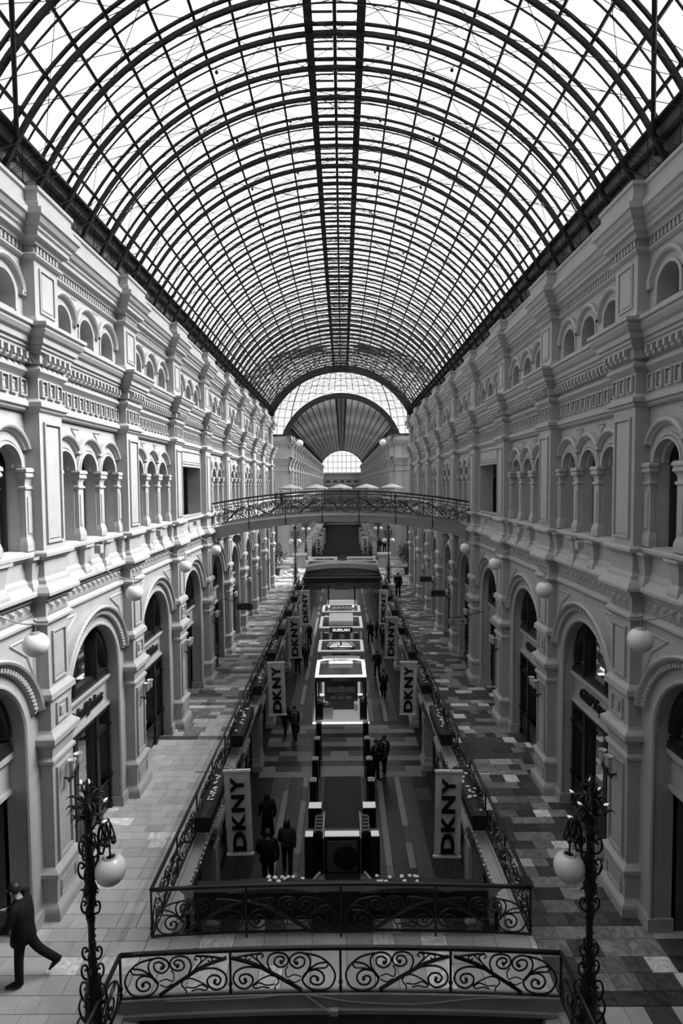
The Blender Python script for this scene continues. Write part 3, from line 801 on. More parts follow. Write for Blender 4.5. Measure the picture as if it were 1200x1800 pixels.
# near crossing strip between the two openings
fb = empty('floor_bridge', kind='structure')
mb = MB(); mb.box(-VX, VX, 9.42, 11.12, F2-0.3, F2-0.02); part('floor_slab', mb, 'grout', fb)
x0 = -VX
while x0 < VX-0.05:
    w = random.choice([0.52, 0.6, 0.68, 0.44]); w = min(w, VX-x0)
    if random.random() < 0.5:
        a = random.choice([0.9, 1.1]); tile(fb, x0+w/2, 9.44+a/2, w, a, random.choice(['tile_l', 'tile_l', 'tile_l', 'tile_p']), F2); tile(fb, x0+w/2, 9.44+a+(1.66-a)/2, w, 1.66-a, random.choice(['tile_l', 'tile_p', 'tile_l']), F2)
    else: tile(fb, x0+w/2, 9.44+0.83, w, 1.66, random.choice(['tile_l', 'tile_l', 'tile_l', 'tile_p']), F2)
    x0 += w
# ground floor paving
fg = empty('floor_ground', kind='structure')
rest = Rest(); cnt = 0
STR = [(-3.75,-3.1,'g_d',1.2),(-3.1,-2.55,'g_m',0.9),(-2.55,-2.3,'g_l',1.3),(-2.3,-1.75,'g_d',1.0),(-1.75,-1.5,'g_l',1.1),(-1.5,-0.95,'g_m',0.8),(-0.95,0.95,'g_d',1.2),(0.95,1.5,'g_m',0.8),(1.5,1.75,'g_l',1.1),(1.75,2.3,'g_d',1.0),(2.3,2.55,'g_l',1.3),(2.55,3.1,'g_m',0.9),(3.1,3.75,'g_d',1.2)]
for x0, x1, m, L in STR:
    y = 11.0
    while y < 70:
        if 25.0 <= y < 31.0: y = 31.0
        l = min(L*random.uniform(0.8, 1.2), (25.0-y) if y < 25 else 99)
        if l < 0.2: y = 25.0; continue
        mm = m if random.random() < 0.85 else random.choice(['g_m', 'g_d'])
        l = round(l, 1) or 0.2
        if y < 25 and cnt < 170: tile(fg, (x0+x1)/2, y+l/2, x1-x0, l, mm, GZ); cnt += 1
        else: rest.add((x0+x1)/2, y+l/2, x1-x0, l, mm, GZ)
        y += l
y = 25.0; r = 0
while y < 31.0:
    x = -3.8
    while x < 3.8:
        w = min(random.choice([0.9, 1.2, 1.5, 0.7]), 3.82-x)
        m = ('g_l' if random.random() < 0.8 else 'g_m') if r % 3 == 0 else (random.choice(['g_m', 'g_m', 'g_l']) if r % 3 == 1 else 'g_d')
        if cnt < 298: tile(fg, x+w/2, y+0.25, w, 0.5, m, GZ); cnt += 1
        else: rest.add(x+w/2, y+0.25, w, 0.5, m, GZ)
        x += w
    y += 0.5; r += 1
rest.build(fg)
# ---------------------------------------------------------------- unseen back wall added behind the camera, and ground storey
wb = empty('wall_unseen_back', kind='structure')
mb = MB(); mb.box(-8.5, 8.5, -1.9, -1.5, GZ, 11.5)
part('end_wall', mb, 'plaster_dark', wb)  # placed close and dark to cut light on faces turned to the camera
for s in (-1, 1):
    mb = MB(); mb.box(6.4, 6.8, -1.6, 1.5, -9.1, 5.8); mb.box(6.9, 7.3, -1.6, 50.4, -13.2, -9.3); part('side_wall', mb, 'plaster', wb, mirror=(s < 0))
random.seed(11)
def ground_side(s):
    w = empty('wall_ground_left' if s < 0 else 'wall_ground_right', kind='structure'); mir = s < 0
    mb = MB()
    # void edge cornice, pale, under the railing
    mb.grid([[(x, -1.5, z), (x, 50.4, z)] for x, z in ((3.86, -9.1), (3.74, -9.12), (3.72, -9.18), (3.50, -9.22), (3.48, -9.34), (3.58, -9.40), (3.62, -9.60), (3.72, -9.68), (3.74, -10.0), (3.86, -10.02))])
    part('void_cornice', mb, 'plaster', w, mirror=mir)
    mb = MB(); mb.box(3.86, 4.2, -1.5, 50.4, -10.6, -9.9); part('lintel', mb, 'plaster_dark', w, mirror=mir)
    mb = MB(); mb.box(4.7, 4.8, -1.5, 50.4, -13.2, -10.6); part('shop_backing', mb, 'void', w, mirror=mir)
    pm = MB()
    stack(pm, [(0.02,-9.9),(0.16,-9.95),(0.20,-10.0),(0.20,-10.14),(0.12,-10.18),(0.15,-10.26),(0.15,-10.36),(0.06,-10.44),(0.03,-10.6),(0.0,-10.66),(0.0,-12.6),(0.04,-12.66),(0.05,-12.8),(0.10,-12.9),(0.12,-12.96),(0.12,-13.2)], 0, 0.42, 3.80, 4.7)
    panel(pm, -0.3, 0.3, -12.45, -10.8, 3.80, 0.04, 0.03)
    pme = pm.mesh('pier', mirror=mir); pme.materials.append(M['plaster'])
    fm = MB(); L = PITCH/2-0.44
    for a in (-L, -0.65, 0.60, L-0.06): fm.box(4.15, 4.25, a, a+0.06, -13.2, -10.6)
    fm.box(4.13, 4.25, -L, L, -13.2, -12.75); fm.box(4.13, 4.25, -L, L, -11.2, -11.1)
    fme = fm.mesh('shop_frame', mirror=mir); fme.materials.append(M['timber'])
    gm = MB(); gm.quad((4.2,-L,-12.75),(4.2,L,-12.75),(4.2,L,-10.6),(4.2,-L,-10.6)); gme = gm.mesh('shop_glass', mirror=mir); gme.materials.append(M['shopglass'])
    for yc in YP_ALL:
        if yc < 5: continue
        link('pier', pme, None, w, (0, yc, 0))
        link('shop_frame', fme, None, w, (0, yc-PITCH/2, 0)); link('shop_glass', gme, None, w, (0, yc-PITCH/2, 0))
ground_side(-1); ground_side(1)

wo_ = empty('wall_outer_blocker', kind='structure')  # unseen outer masses added to stop sun leaking through the bays
for s in (-1, 1):
    mb = MB(); mb.box(9.2, 9.5, -1.9, 50.4, GZ, 5.2); mb.box(7.3, 9.3, -1.9, 50.4, 5.0, 5.15); part('sun_blocker', mb, 'plaster_dark', wo_, mirror=(s < 0))
    mb = MB(); mb.box(7.4, 8.0, 71, 185, GZ, 5.5); part('sun_blocker', mb, 'plaster_dark', wo_, mirror=(s < 0))
# ---------------------------------------------------------------- wrought iron
def catmull(p, n=4):
    P = [Vector(q) for q in p]; P = [P[0]*2-P[1]] + P + [P[-1]*2-P[-2]]; out = []
    for i in range(1, len(P)-2):
        for k in range(n):
            t = k/n; a, b, c, d = P[i-1], P[i], P[i+1], P[i+2]
            out.append(0.5*((2*b)+(c-a)*t+(2*a-5*b+4*c-d)*t*t+(3*b-3*c+d-a)*t**3))
    out.append(P[-2]); return out
PC = [([(490,205),(380,235),(300,295),(250,370),(240,440),(280,530),(370,560),(470,535),(520,455),(480,385),(400,363),(345,400),(335,460),(370,505),(430,500),(452,455),(425,422),(385,440),(390,470)], .014),
 ([(300,292),(385,305),(450,355),(515,440)], .013), ([(295,300),(315,345),(400,350),(475,375)], .012),
 ([(525,445),(460,345),(448,270),(480,215),(550,198),(615,235),(620,300),(565,345),(505,315),(500,255),(545,238),(585,270),(575,300),(550,300)], .013),
 ([(790,362),(815,290),(795,220),(730,192),(660,210),(635,265),(660,318),(720,328),(757,290),(740,240),(695,228),(670,255),(690,280),(712,272)], .013),
 ([(530,552),(650,470),(780,385),(930,295),(1120,232)], .026), ([(1120,240),(980,210),(860,196)], .014),
 ([(785,378),(860,305),(905,245),(895,208),(860,205),(848,225),(868,240)], .010), ([(830,340),(915,250),(965,212),(1000,235),(985,262),(960,245)], .010),
 ([(780,388),(880,335),(1000,323),(1085,365),(1112,440),(1080,505),(1010,530),(955,490),(945,430),(985,392),(1040,400),(1060,440),(1035,480),(1000,465),(1012,435)], .014),
 ([(735,430),(722,470),(755,515),(757,550)], .010), ([(735,425),(795,408),(870,440),(945,500),(920,528),(865,515),(805,528)], .010), ([(755,492),(830,500),(895,475),(950,512)], .010),
 ([(532,425),(590,405),(650,428),(662,360),(640,325)], .009), ([(535,455),(590,480),(640,450)], .009)]
PWD, PHT = 1.74, 0.69
def scroll_mesh(flip, side=3):
    mb = MB()
    for pts, r in PC:
        c = [((x-205)/530.0, 0.0, (560-y)/530.0) for x, y in pts]
        if flip: c = [(PWD-a, b, z) for a, b, z in c]
        mb.tube(catmull(c, 3), r*1.2, 5)
    for x, z in ((0.35, 0.2), (0.68, 0.5), (0.93, 0.52), (1.52, 0.22)):
        mb.ball(((PWD-x) if flip else x, 0, z), 0.032, 6, 4)
    me = mb.mesh('scroll_panel'); me.materials.append(M['iron']); return me
SCR = [scroll_mesh(False), scroll_mesh(True)]
def handrail(mb, pts, w=0.045, h=0.03):
    mb.tube(pts, w, 8)
def railing(name, p0, p1, label, group=None, arch=0.0, n=None, post_drop=0.15, htop=0.78, second=False, start=0):
    # p0, p1: base end points (rel. z of the bottom bar)
    p0, p1 = Vector(p0), Vector(p1); d = p1-p0; L = math.hypot(d.x, d.y); ang = math.atan2(d.y, d.x)
    n = n or max(1, round(L/1.78)); pw = L/n
    r = empty(name, tuple(p0), label, 'railing', group, rz=ang)
    def zz(t): u = 2*t/L-1; return arch*(1-u*u) + (p1.z-p0.z)*t/L
    K = 16 if arch else 1
    mb = MB(); handrail(mb, [(L*k/K, 0, zz(L*k/K)+htop) for k in range(K+1)], 0.04); part('handrail', mb, 'iron', r, smooth=True)
    mb = MB(); pts = [L*k/K for k in range(K+1)]
    for a, b in zip(pts, pts[1:]):
        i = len(mb.v); za, zb = zz(a), zz(b)
        mb.v += [(a,-.02,za-.03),(b,-.02,zb-.03),(b,.02,zb-.03),(a,.02,za-.03),(a,-.02,za),(b,-.02,zb),(b,.02,zb),(a,.02,za)]
        mb.f += [(i,i+3,i+2,i+1),(i+4,i+5,i+6,i+7),(i,i+1,i+5,i+4),(i+1,i+2,i+6,i+5),(i+2,i+3,i+7,i+6),(i+3,i,i+4,i+7)]
    if second: mb.tube([(L*k/K, 0, zz(L*k/K)+htop-0.17) for k in range(K+1)], 0.02, 5)
    part('bottom_bar', mb, 'iron', r)
    for k in range(n+1):
        mb = MB(); t = L*k/n; z = zz(t); mb.tube([(t, 0, z-post_drop), (t, 0, z+htop)], 0.022, 6); mb.ball((t, 0, z+0.16), 0.04, 8, 5); mb.ball((t, 0, z+0.05), 0.035, 8, 5)
        part('post', mb, 'iron', r)
        if k < n:
            o = link('scroll_panel', SCR[(k+start) % 2], None, r); z0, z1 = zz(L*k/n), zz(L*(k+1)/n)
            o.location = (L*k/n+0.02, 0, z0+0.01); o.rotation_euler = (0, -math.atan2(z1-z0, pw), 0); o.scale = ((pw-0.04)/PWD, 1, 1)
    return r
railing('railing', (-3.8, 9.41, -8.87), (3.8, 9.41, -8.87), 'black scrolled iron railing on the near edge of the low bridge, fully open to view', arch=0.12, n=4, post_drop=0.35, htop=0.77)
railing('railing', (-3.8, 11.0, -9.05), (3.8, 11.0, -9.05), 'black scrolled iron railing behind the near one, with a long black planter against it', arch=0.10, n=4, htop=0.95)
railing('railing', (-3.8, 11.0, -9.05), (-3.8, 50.4, -9.05), 'long black railing along the left walkway edge', htop=0.95)
railing('railing', (3.8, 11.0, -9.05), (3.8, 50.4, -9.05), 'long black railing along the right walkway edge', htop=0.95)
railing('railing', (-3.8, 9.41, -8.87), (-3.8, 7.4, -8.87), 'short black railing running from the lower left corner post towards the viewer', n=1, htop=0.77)
railing('railing', (3.8, 9.41, -8.87), (3.8, 7.4, -8.87), 'short black railing running from the lower right corner post towards the viewer', n=1, htop=0.77)
railing('railing', (-3.8, 50.4, -9.05), (3.8, 50.4, -9.05), 'dark railing closing the far end of the long floor opening', n=4, htop=0.95)
# kerb and fascia of the near bridge
br = empty('footbridge', (0, 9.35, 0), 'grey painted fascia of the low footbridge under the near railing', 'bridge')
for nm, z0, z1, y0, y1, m in (('fascia', -0.26, -0.02, 0.0, 0.14, 'deck'), ('fascia_moulding', -0.33, -0.26, -0.05, 0.14, 'deck'), ('beam', -0.62, -0.33, 0.05, 0.3, 'plaster_dark')):
    mb = MB(); rows = []
    for k in range(17):
        x = -3.85+7.7*k/16; c = -8.87+0.12*(1-(x/3.85)**2)
        rows.append([(x, y0, c+z0), (x, y1, c+z0), (x, y1, c+z1), (x, y0, c+z1)])
    mb.grid(rows, True); part(nm, mb, m, br)
sg = empty('hanging_sign', (0.03, 9.75, -9.62), 'dark hanging line sign under the near footbridge with notched corners', 'sign')
mb = MB(); w, h, c = 0.66, 0.21, 0.1
mb.box(-w, w, 0, 0.05, -h, h); part('sign_board', mb, 'dgrey', sg)
mb = MB()
P = [(-w,-h+c),(-w+c,-h),(w-c,-h),(w,-h+c),(w,h-c),(w-c,h),(-w+c,h),(-w,h-c)]
for a, b in zip(P, P[1:]+P[:1]): mb.tube([(a[0], -0.01, a[1]), (b[0], -0.01, b[1])], 0.025, 4)
mb.tube([(-0.5, 0.02, h), (-0.5, 0.02, 0.5)], 0.01, 4); mb.tube([(0.5, 0.02, h), (0.5, 0.02, 0.5)], 0.01, 4)
part('sign_frame', mb, 'iron', sg); lettering('ЛИНИЯ 2 LINE', 0.13, 'ink', sg, (0, -0.01, 0.0), (PI/2, 0, 0), 0.005)
cb = MB(); cb.tube(catmull([(-3.0, 9.33, -8.86), (-1.5, 9.33, -8.80), (-0.7, 9.33, -8.74), (0.2, 9.33, -8.88), (1.3, 9.33, -8.93), (2.3, 9.33, -8.84), (3.2, 9.33, -8.84)], 6), 0.008, 5)
cb.tube([(-0.62, 9.33, -8.74), (-0.18, 9.25, -9.0)], 0.012, 5); cb.box(-0.18, -0.04, 9.2, 9.28, -9.02, -8.93)
tag(part('cable', cb, 'grey', None), 'thin cable looped along the fascia of the near footbridge', 'cable')

# ---------------------------------------------------------------- high bridge between the doorways
hb = empty('footbridge', (0, 26.45, 0), 'arched grey footbridge crossing the hall at the top storey', 'bridge')
def hz(x): return -1.93+0.56*(1-(x/6.0)**2)
for nm, o0, o1, y0, y1, m in (('fascia', -0.52, -0.10, 0.0, 0.2, 'deck'), ('fascia_moulding', -0.10, 0.0, -0.07, 0.2, 'plaster'), ('deck_slab', -0.30, -0.12, 0.2, 2.7, 'plaster_dark'), ('rear_fascia', -0.52, 0.0, 2.7, 2.9, 'deck')):
    mb = MB(); rows = []
    for k in range(25):
        x = -6.2+12.4*k/24; c = hz(x); d = 0.28*(x/6.0)**2 if nm in ('fascia', 'rear_fascia') else 0
        rows.append([(x, y0, c+o0+0.12-d), (x, y1, c+o0+0.12-d), (x, y1, c+o1), (x, y0, c+o1)])
    mb.grid(rows, True); part(nm, mb, m, hb)
railing('railing', (-5.98, 26.42, -1.90), (5.98, 26.42, -1.90), 'black double-rail scrolled railing on the front of the high footbridge', arch=0.56, n=7, post_drop=0.45, htop=1.0, second=True)
railing('railing', (-5.98, 29.25, -1.90), (5.98, 29.25, -1.90), 'black scrolled railing on the rear side of the high arched footbridge', arch=0.56, n=7, post_drop=0.1, htop=1.0, second=True, start=1)

# ---------------------------------------------------------------- lamps
def globe_mesh(r, n=24):
    mb = MB(); mb.lathe([(r*math.sin(PI*k/16), -r*math.cos(PI*k/16)) for k in range(0, 15)] + [(r*0.40, r*0.93), (r*0.34, r*0.93), (r*0.33, r*0.8)], (0, 0, 0), n); return mb
def wall_globe(side, yb, label):
    mir = side < 0; s = -1 if mir else 1
    r = empty('wall_lamp', (s*5.2, yb, -2.73), label, 'lamp', 'white globe lamps on bent wall pipes')
    part('globe', globe_mesh(0.215), 'opal', r, smooth=True)
    mb = MB(); mb.tube(catmull([(s*0.72, -0.1, 1.38), (s*0.72, -0.1, 0.85), (s*0.62, -0.06, 0.55), (s*0.3, 0, 0.38), (0.0, 0, 0.35), (-s*0.22, 0, 0.35)], 5), 0.014, 6)
    part('pipe', mb, 'grey', r, smooth=True)
    mb = MB(); mb.tube([(0, 0, 0.2), (0, 0, 0.36)], 0.01, 5); mb.lathe([(0.01, 0.23), (0.08, 0.21), (0.09, 0.18), (0.07, 0.17)], (0, 0, 0), 10); mb.ball((0, 0, 0.42), 0.035, 8, 6)
    part('hanger', mb, 'grey', r)
    mb = MB(); mb.box(min(s*0.70, s*0.85), max(s*0.70, s*0.85), -0.32, -0.12, 1.05, 1.25); part('junction_box', mb, 'plaster', r)
ORD = ['nearest', 'second', 'third', 'fourth', 'fifth', 'sixth', 'seventh', 'eighth']
for s, nm in ((-1, 'left'), (1, 'right')):
    for k in range(4):
        wall_globe(s, 9.67+PITCH*k, '%s white globe lamp on a bent pipe along the %s wall' % (ORD[k], nm))
    for k in range(4, 8): wall_globe(s, 9.67+PITCH*k, '%s white globe lamp on the %s wall, beyond the high footbridge' % (ORD[k], nm))
def tulip_mesh():
    mb = MB(); mb.lathe([(0.02, -0.02), (0.045, 0.0), (0.062, 0.05), (0.068, 0.12), (0.068, 0.18), (0.078, 0.22), (0.095, 0.245), (0.088, 0.245), (0.06, 0.18), (0.055, 0.05), (0.02, 0.02)], (0, 0, 0), 14)
    me = mb.mesh('shade', True); me.materials.append(M['tulip']); return me
TUL = tulip_mesh()
SCN = {}
def sconce(side, yc, label):
    mir = side < 0; s = -1 if mir else 1
    r = empty('wall_sconce', (s*6.0, yc, -6.3), label, 'lamp', 'twin tulip sconces on the lower pilasters')
    if s not in SCN:
        mb = MB(); mb.tube([(0, 0, 0), (-s*0.03, 0, 0)], 0.09, 10); mb.box(min(0, -s*0.02), max(0, -s*0.02), -0.05, 0.05, -0.16, 0.16)
        a = mb.mesh('backplate'); a.materials.append(M['iron'])
        mb = MB()
        for t in (-1, 1): mb.tube(catmull([(-s*0.02, 0, 0), (-s*0.14, t*0.03, -0.03), (-s*0.24, t*0.09, 0.0), (-s*0.28, t*0.14, 0.12), (-s*0.28, t*0.14, 0.22)], 4), 0.016, 6)
        mb.ball((-s*0.14, 0, -0.08), 0.03, 8, 6); b = mb.mesh('arm'); b.materials.append(M['iron']); SCN[s] = (a, b)
    link('backplate', SCN[s][0], None, r); link('arm', SCN[s][1], None, r)
    for t in (-1, 1): link('shade', TUL, None, r, (-s*0.28, t*0.14, 0.22))
for s, nm in ((-1, 'left'), (1, 'right')):
    for k in range(8): sconce(s, YP[2+k], 'iron sconce with frosted tulip shades on the %s lower pilaster of the %s wall' % (['first', 'second', 'third', 'fourth', 'fifth', 'sixth', 'seventh', 'eighth'][k], nm))

def leaf_tube(mb, base, dirv, L, w, droop):
    pts = []; b = Vector(base); d = Vector(dirv).normalized()
    for k in range(6):
        t = k/5; pts.append(b + d*L*t + Vector((0, 0, L*0.55*math.sin(t*2.2) - droop*t*t)))
    mb.tube(pts, w, 5, rad=[w*0.5, w, w*1.1, w*0.9, w*0.5, w*0.1])
def lamp_post(x, y, s, label, bulbs, sc=1.0, group=None, base_z=F2, globes=1):
    r = empty('lamp_post', (x, y, base_z), label, 'lamp', group)
    H = 4.6*sc
    prof = [(0.20,0),(0.20,0.12),(0.15,0.16),(0.13,0.35),(0.17,0.42),(0.13,0.5),(0.10,0.62),(0.13,0.85),(0.14,1.05),(0.11,1.25),(0.075,1.4),(0.09,1.46),(0.06,1.52),(0.05,1.9),(0.05,2.2),(0.065,2.3),(0.05,2.4),(0.055,2.6),(0.10,2.72),(0.105,2.80),(0.07,2.90),(0.062,3.3),(0.058,3.6),(0.08,3.66),(0.05,3.72),(0.07,3.95),(0.11,4.05),(0.12,4.12),(0.05,4.2),(0.03,4.4),(0.02,4.55),(0.0,4.56)]
    mb = MB(); mb.lathe([(a*1.0, b*sc) for a, b in prof], (0, 0, 0), 12)
    for k in range(28):           # twisted rope relief up the shaft
        a = k*0.9; z = (1.5+k*0.075)*sc; mb.ball((0.058*math.cos(a), 0.058*math.sin(a), z), 0.02, 5, 3)
    part('post', mb, 'iron', r, smooth=True)
    mb = MB(); rnd = random.Random(int(x*10)+7)
    for zc, n, L in ((4.15, 11, 0.27), (4.05, 9, 0.24), (3.92, 7, 0.20), (3.65, 5, 0.12), (2.70, 6, 0.14), (1.45, 5, 0.12), (4.35, 6, 0.10)):
        for k in range(n):
            a = 2*PI*k/n+rnd.uniform(-0.2, 0.2); leaf_tube(mb, (0.04*math.cos(a), 0.04*math.sin(a), zc*sc), (math.cos(a+rnd.uniform(-0.5, 0.5)), math.sin(a), rnd.uniform(-0.1, 0.7)), L*rnd.uniform(0.7, 1.1), 0.020, L*rnd.uniform(0.1, 0.9))
    for k in range(5):
        a = 2*PI*k/5+0.3; leaf_tube(mb, (0.2*math.cos(a), 0.2*math.sin(a), 4.02*sc), (math.cos(a+0.7), math.sin(a+0.7), 0.3), 0.18, 0.02, 0.1)
    part('leaf_crown', mb, 'iron', r, smooth=True)
    for z, R_ in ((3.45, 0.12), (3.1, 0.13), (2.5, 0.10), (1.75, 0.10), (1.45, 0.12), (1.1, 0.17), (0.8, 0.2), (0.5, 0.22), (0.22, 0.24)):
        c = [(0.05, 0, z-R_*1.2), (0.05+R_*0.7, 0, z-R_*0.9), (0.05+R_, 0, z), (0.05+R_*0.8, 0, z+R_*0.8), (0.05+R_*0.35, 0, z+R_*0.8), (0.05+R_*0.3, 0, z+R_*0.3), (0.05+R_*0.6, 0, z+R_*0.2)]
        mb = MB(); mb.tube(catmull([(a, b, q*sc) for a, b, q in c], 3), 0.017, 5); me = mb.mesh('scroll', True); me.materials.append(M['iron'])
        for t in range(4): link('scroll', me, None, r, rz=t*PI/2+0.15*math.sin(z*5))
    for g in ((s,) if globes == 1 else (-1, 1)):
        mb = MB()
        mb.tube(catmull([(g*0.04, 0, 2.95*sc), (g*0.14, 0, 3.3*sc), (g*0.16, 0, 3.7*sc), (g*0.24, 0, 3.86*sc), (g*0.28, 0, 3.82*sc), (g*0.33, 0, 3.62*sc)], 4), 0.024, 6)
        mb.tube(catmull([(g*0.05, 0, 3.75*sc), (g*0.16, 0.02, 3.85*sc), (g*0.25, 0.0, 3.6*sc), (g*0.21, 0, 3.35*sc), (g*0.13, 0, 3.45*sc), (g*0.15, 0, 3.6*sc)], 4), 0.018, 6)
        for a in range(6): mb.ball((g*0.30+0.09*math.cos(a), 0.09*math.sin(a), 3.56*sc), 0.045, 7, 5)
        for a in range(4): mb.tube(catmull([(g*0.24, 0, 3.86*sc), (g*0.29+0.05*math.cos(a*1.6), 0.08*math.sin(a*1.6), 3.86*sc), (g*0.31+0.11*math.cos(a*1.6), 0.1*math.sin(a*1.6), 3.6*sc)], 3), 0.014, 5)
        mb.tube([(g*0.32, 0, 3.6*sc), (g*0.33, 0, 3.28*sc)], 0.016, 6)
        part('globe_bracket', mb, 'iron', r, smooth=True)
        part('globe', globe_mesh(0.235), 'opal', r, (g*0.33, 0, 3.10*sc), smooth=True)
    for dx, dz in bulbs:
        b = empty('branch', (0, 0, 0), parent=r)
        mb = MB(); yy = rnd.uniform(-0.12, 0.12)
        mb.tube(catmull([(0, 0, 4.1*sc), (dx*0.5, yy*0.5, 4.1*sc+dz*0.5+0.04), (dx*0.85, yy, 4.1*sc+dz-0.02)], 4), 0.012, 5)
        for k in range(5):
            a = 2*PI*k/5; leaf_tube(mb, (dx*0.85, yy, 4.1*sc+dz-0.03), (math.cos(a), math.sin(a), 0.2), 0.09, 0.012, 0.05)
        bm = link('branch_arm', mb.mesh('branch_arm'), 'iron', b)
        q = MB(); q.lathe([(0.001, 0.075), (0.012, 0.06), (0.022, 0.03), (0.02, 0.0), (0.01, -0.02), (0.001, -0.02)], (0, 0, 0), 8)
        o = link('bulb', q.mesh('bulb', True), 'bulb', b, (dx*0.9, yy, 4.1*sc+dz)); o.rotation_euler = (0, math.atan2(dx, max(dz, -0.02)+0.15) if abs(dx) > 0.05 else 0, 0)
    return r
lamp_post(-3.9, 8.6, 1, 'ornate black lamp post with one white globe at lower left beside the near railing', [(-0.06, 0.42), (-0.03, 0.32), (-0.04, 0.02), (0.33, 0.15), (0.30, -0.18)])
lamp_post(3.92, 8.6, -1, 'ornate black lamp post with one white globe at lower right beside the near railing', [(0.02, 0.32), (-0.32, 0.18), (0.16, 0.16), (-0.2, 0.02), (0.25, -0.04), (-0.36, -0.18), (0.03, -0.38)])
for s, nm in ((-1, 'left'), (1, 'right')):
    lamp_post(s*4.25, 51.6, -s, 'tall twin-globe lamp post at the far %s corner of the floor opening' % nm, [(0.2, 0.1), (-0.2, 0.1)], 1.25, globes=2)
    lamp_post(s*4.3, 67.5, -s, 'small distant twin-globe lamp post, %s side of the second gallery' % nm, [(0.2, 0.1), (-0.2, 0.1)], 1.2, globes=2)

# ---------------------------------------------------------------- planters, flowers, light strings
def flower(mb, x, y, z, r, rnd):
    n = 5; a0 = rnd.uniform(0, 1)
    for k in range(n):
        a = a0+2*PI*k/n; c, s_ = math.cos(a), math.sin(a); t = rnd.uniform(0.1, 0.5)*r
        mb.poly([(x, y, z), (x+r*0.6*c-r*0.35*s_, y+r*0.6*s_+r*0.35*c, z+t), (x+r*c, y+r*s_, z+t*0.5), (x+r*0.6*c+r*0.35*s_, y+r*0.6*s_-r*0.35*c, z+t)])
def planter(x, y, L, label, axis='y', nflow=14, seed=1, w=0.42, group=None, mounds=None):
    rnd = random.Random(seed)
    r = empty('planter', (x, y, 0), label, 'planter', group, rz=0 if axis == 'y' else -PI/2)
    mb = MB()
    mb.grid([[(xx, -L/2, z), (xx, L/2, z)] for xx, z in ((-w/2+0.04, -8.78), (-w/2, -8.42), (-w/2+0.03, -8.40), (w/2-0.03, -8.40), (w/2, -8.42), (w/2-0.04, -8.78), (-w/2+0.04, -8.78))])
    for e in (-L/2, L/2): mb.poly([(-w/2+0.04, e, -8.78), (w/2-0.04, e, -8.78), (w/2, e, -8.42), (-w/2, e, -8.42)])
    part('trough', mb, 'black', r)
    mb = MB(); rows = []
    for k in range(11):
        t = k/10; e = math.sin(PI*t)**0.5 if 0 < t < 1 else 0.0
        rows.append([(w/2*0.9*math.cos(PI*j/6)*max(e, 0.3), -L/2+L*t, -8.41+0.09*e*math.sin(PI*j/6)) for j in range(7)])
    mb.grid(rows); part('foliage', mb, 'leaf', r)
    mb = MB()
    for k in range(nflow):
        t = rnd.gauss(0.5, 0.22); flower(mb, rnd.gauss(0, w*0.16), -L/2+L*min(0.95, max(0.05, t)), -8.33+rnd.uniform(0, 0.04), rnd.uniform(0.035, 0.06), rnd)
    part('blossoms', mb, 'petal', r)['kind'] = 'stuff'
    return r
for s, nm in ((-1, 'left'), (1, 'right')):
    for k in range(8):
        planter(s*3.50, 15.2+PITCH*k, 2.5, 'black planter with white flowers inside the %s railing, %s from the viewer' % (nm, ORD[k]), seed=3*k+s+5, group='planters hung along the railings', nflow=18)
lp = empty('planter', (0, 11.32, 0), 'long black planter with two flowered mounds behind the second near railing', 'planter')
mb = MB(); mb.box(-2.98, 2.98, -0.16, 0.18, -8.86, -8.28); part('trough', mb, 'black', lp)
for c in (-1.35, 1.35):
    mb = MB(); rows = []
    for k in range(13):
        t = k/12; rows.append([(c-0.95+1.9*t, 0.02+0.2*math.cos(PI*j/6), -8.29+0.14*math.sin(PI*t)*math.sin(PI*j/6)) for j in range(7)])
    mb.grid(rows); part('foliage', mb, 'leaf', lp)
rnd = random.Random(5); mb = MB()
for k in range(12):
    flower(mb, -1.1+rnd.uniform(-0.55, 0.35), 0.0+rnd.uniform(-0.1, 0.12), -8.14+rnd.uniform(-0.02, 0.02), 0.05, rnd); flower(mb, 1.25+rnd.uniform(-0.5, 0.55), 0.0+rnd.uniform(-0.1, 0.12), -8.14, 0.05, rnd)
part('blossoms', mb, 'petal', lp)['kind'] = 'stuff'
for s in (-1, 1):
    mb = MB(); mb.poly([(s*2.98, -0.1, -8.26), (s*3.42, -0.05, -8.24), (s*3.05, -0.1, -8.50)]); mb.poly([(s*2.98, -0.1, -8.55), (s*2.98, -0.1, -8.80), (s*3.25, -0.06, -8.80)])
    part('cloth_corner', mb, 'grey', lp)
tag(part('planter_bank', (lambda m: (m.box(-3.4, 3.4, 49.8, 50.2, -8.75, -8.3), m)[1])(MB()), 'black', None), 'long black planter across the far end of the floor opening', 'planter').name = 'planter'
for s, nm in ((-1, 'left'), (1, 'right')):
    ls = empty('light_string', (s*3.42, 0, -9.05), 'string of small white lights draped below the %s railing' % nm, 'lights')
    mb = MB(); w = MB(); y = 11.4; rnd = random.Random(8)
    pts = []
    while y < 50:
        z = 0.05*math.sin(y*2.7)+rnd.uniform(-0.02, 0.02); mb.ball((rnd.uniform(-0.03, 0.03), y, z), 0.032, 6, 4); pts.append((0, y, z)); y += 0.17
    for _k in range(420): mb.ball((s*(3.79-3.42)+rnd.uniform(-0.05, 0.03), 11.2+39*rnd.random()**1.6, rnd.uniform(0.05, 0.75)), rnd.uniform(0.010, 0.02), 5, 3)
    w.tube(pts, 0.008, 3); part('wire', w, 'iron', ls); part('light_beads', mb, 'opal', ls)['kind'] = 'stuff'

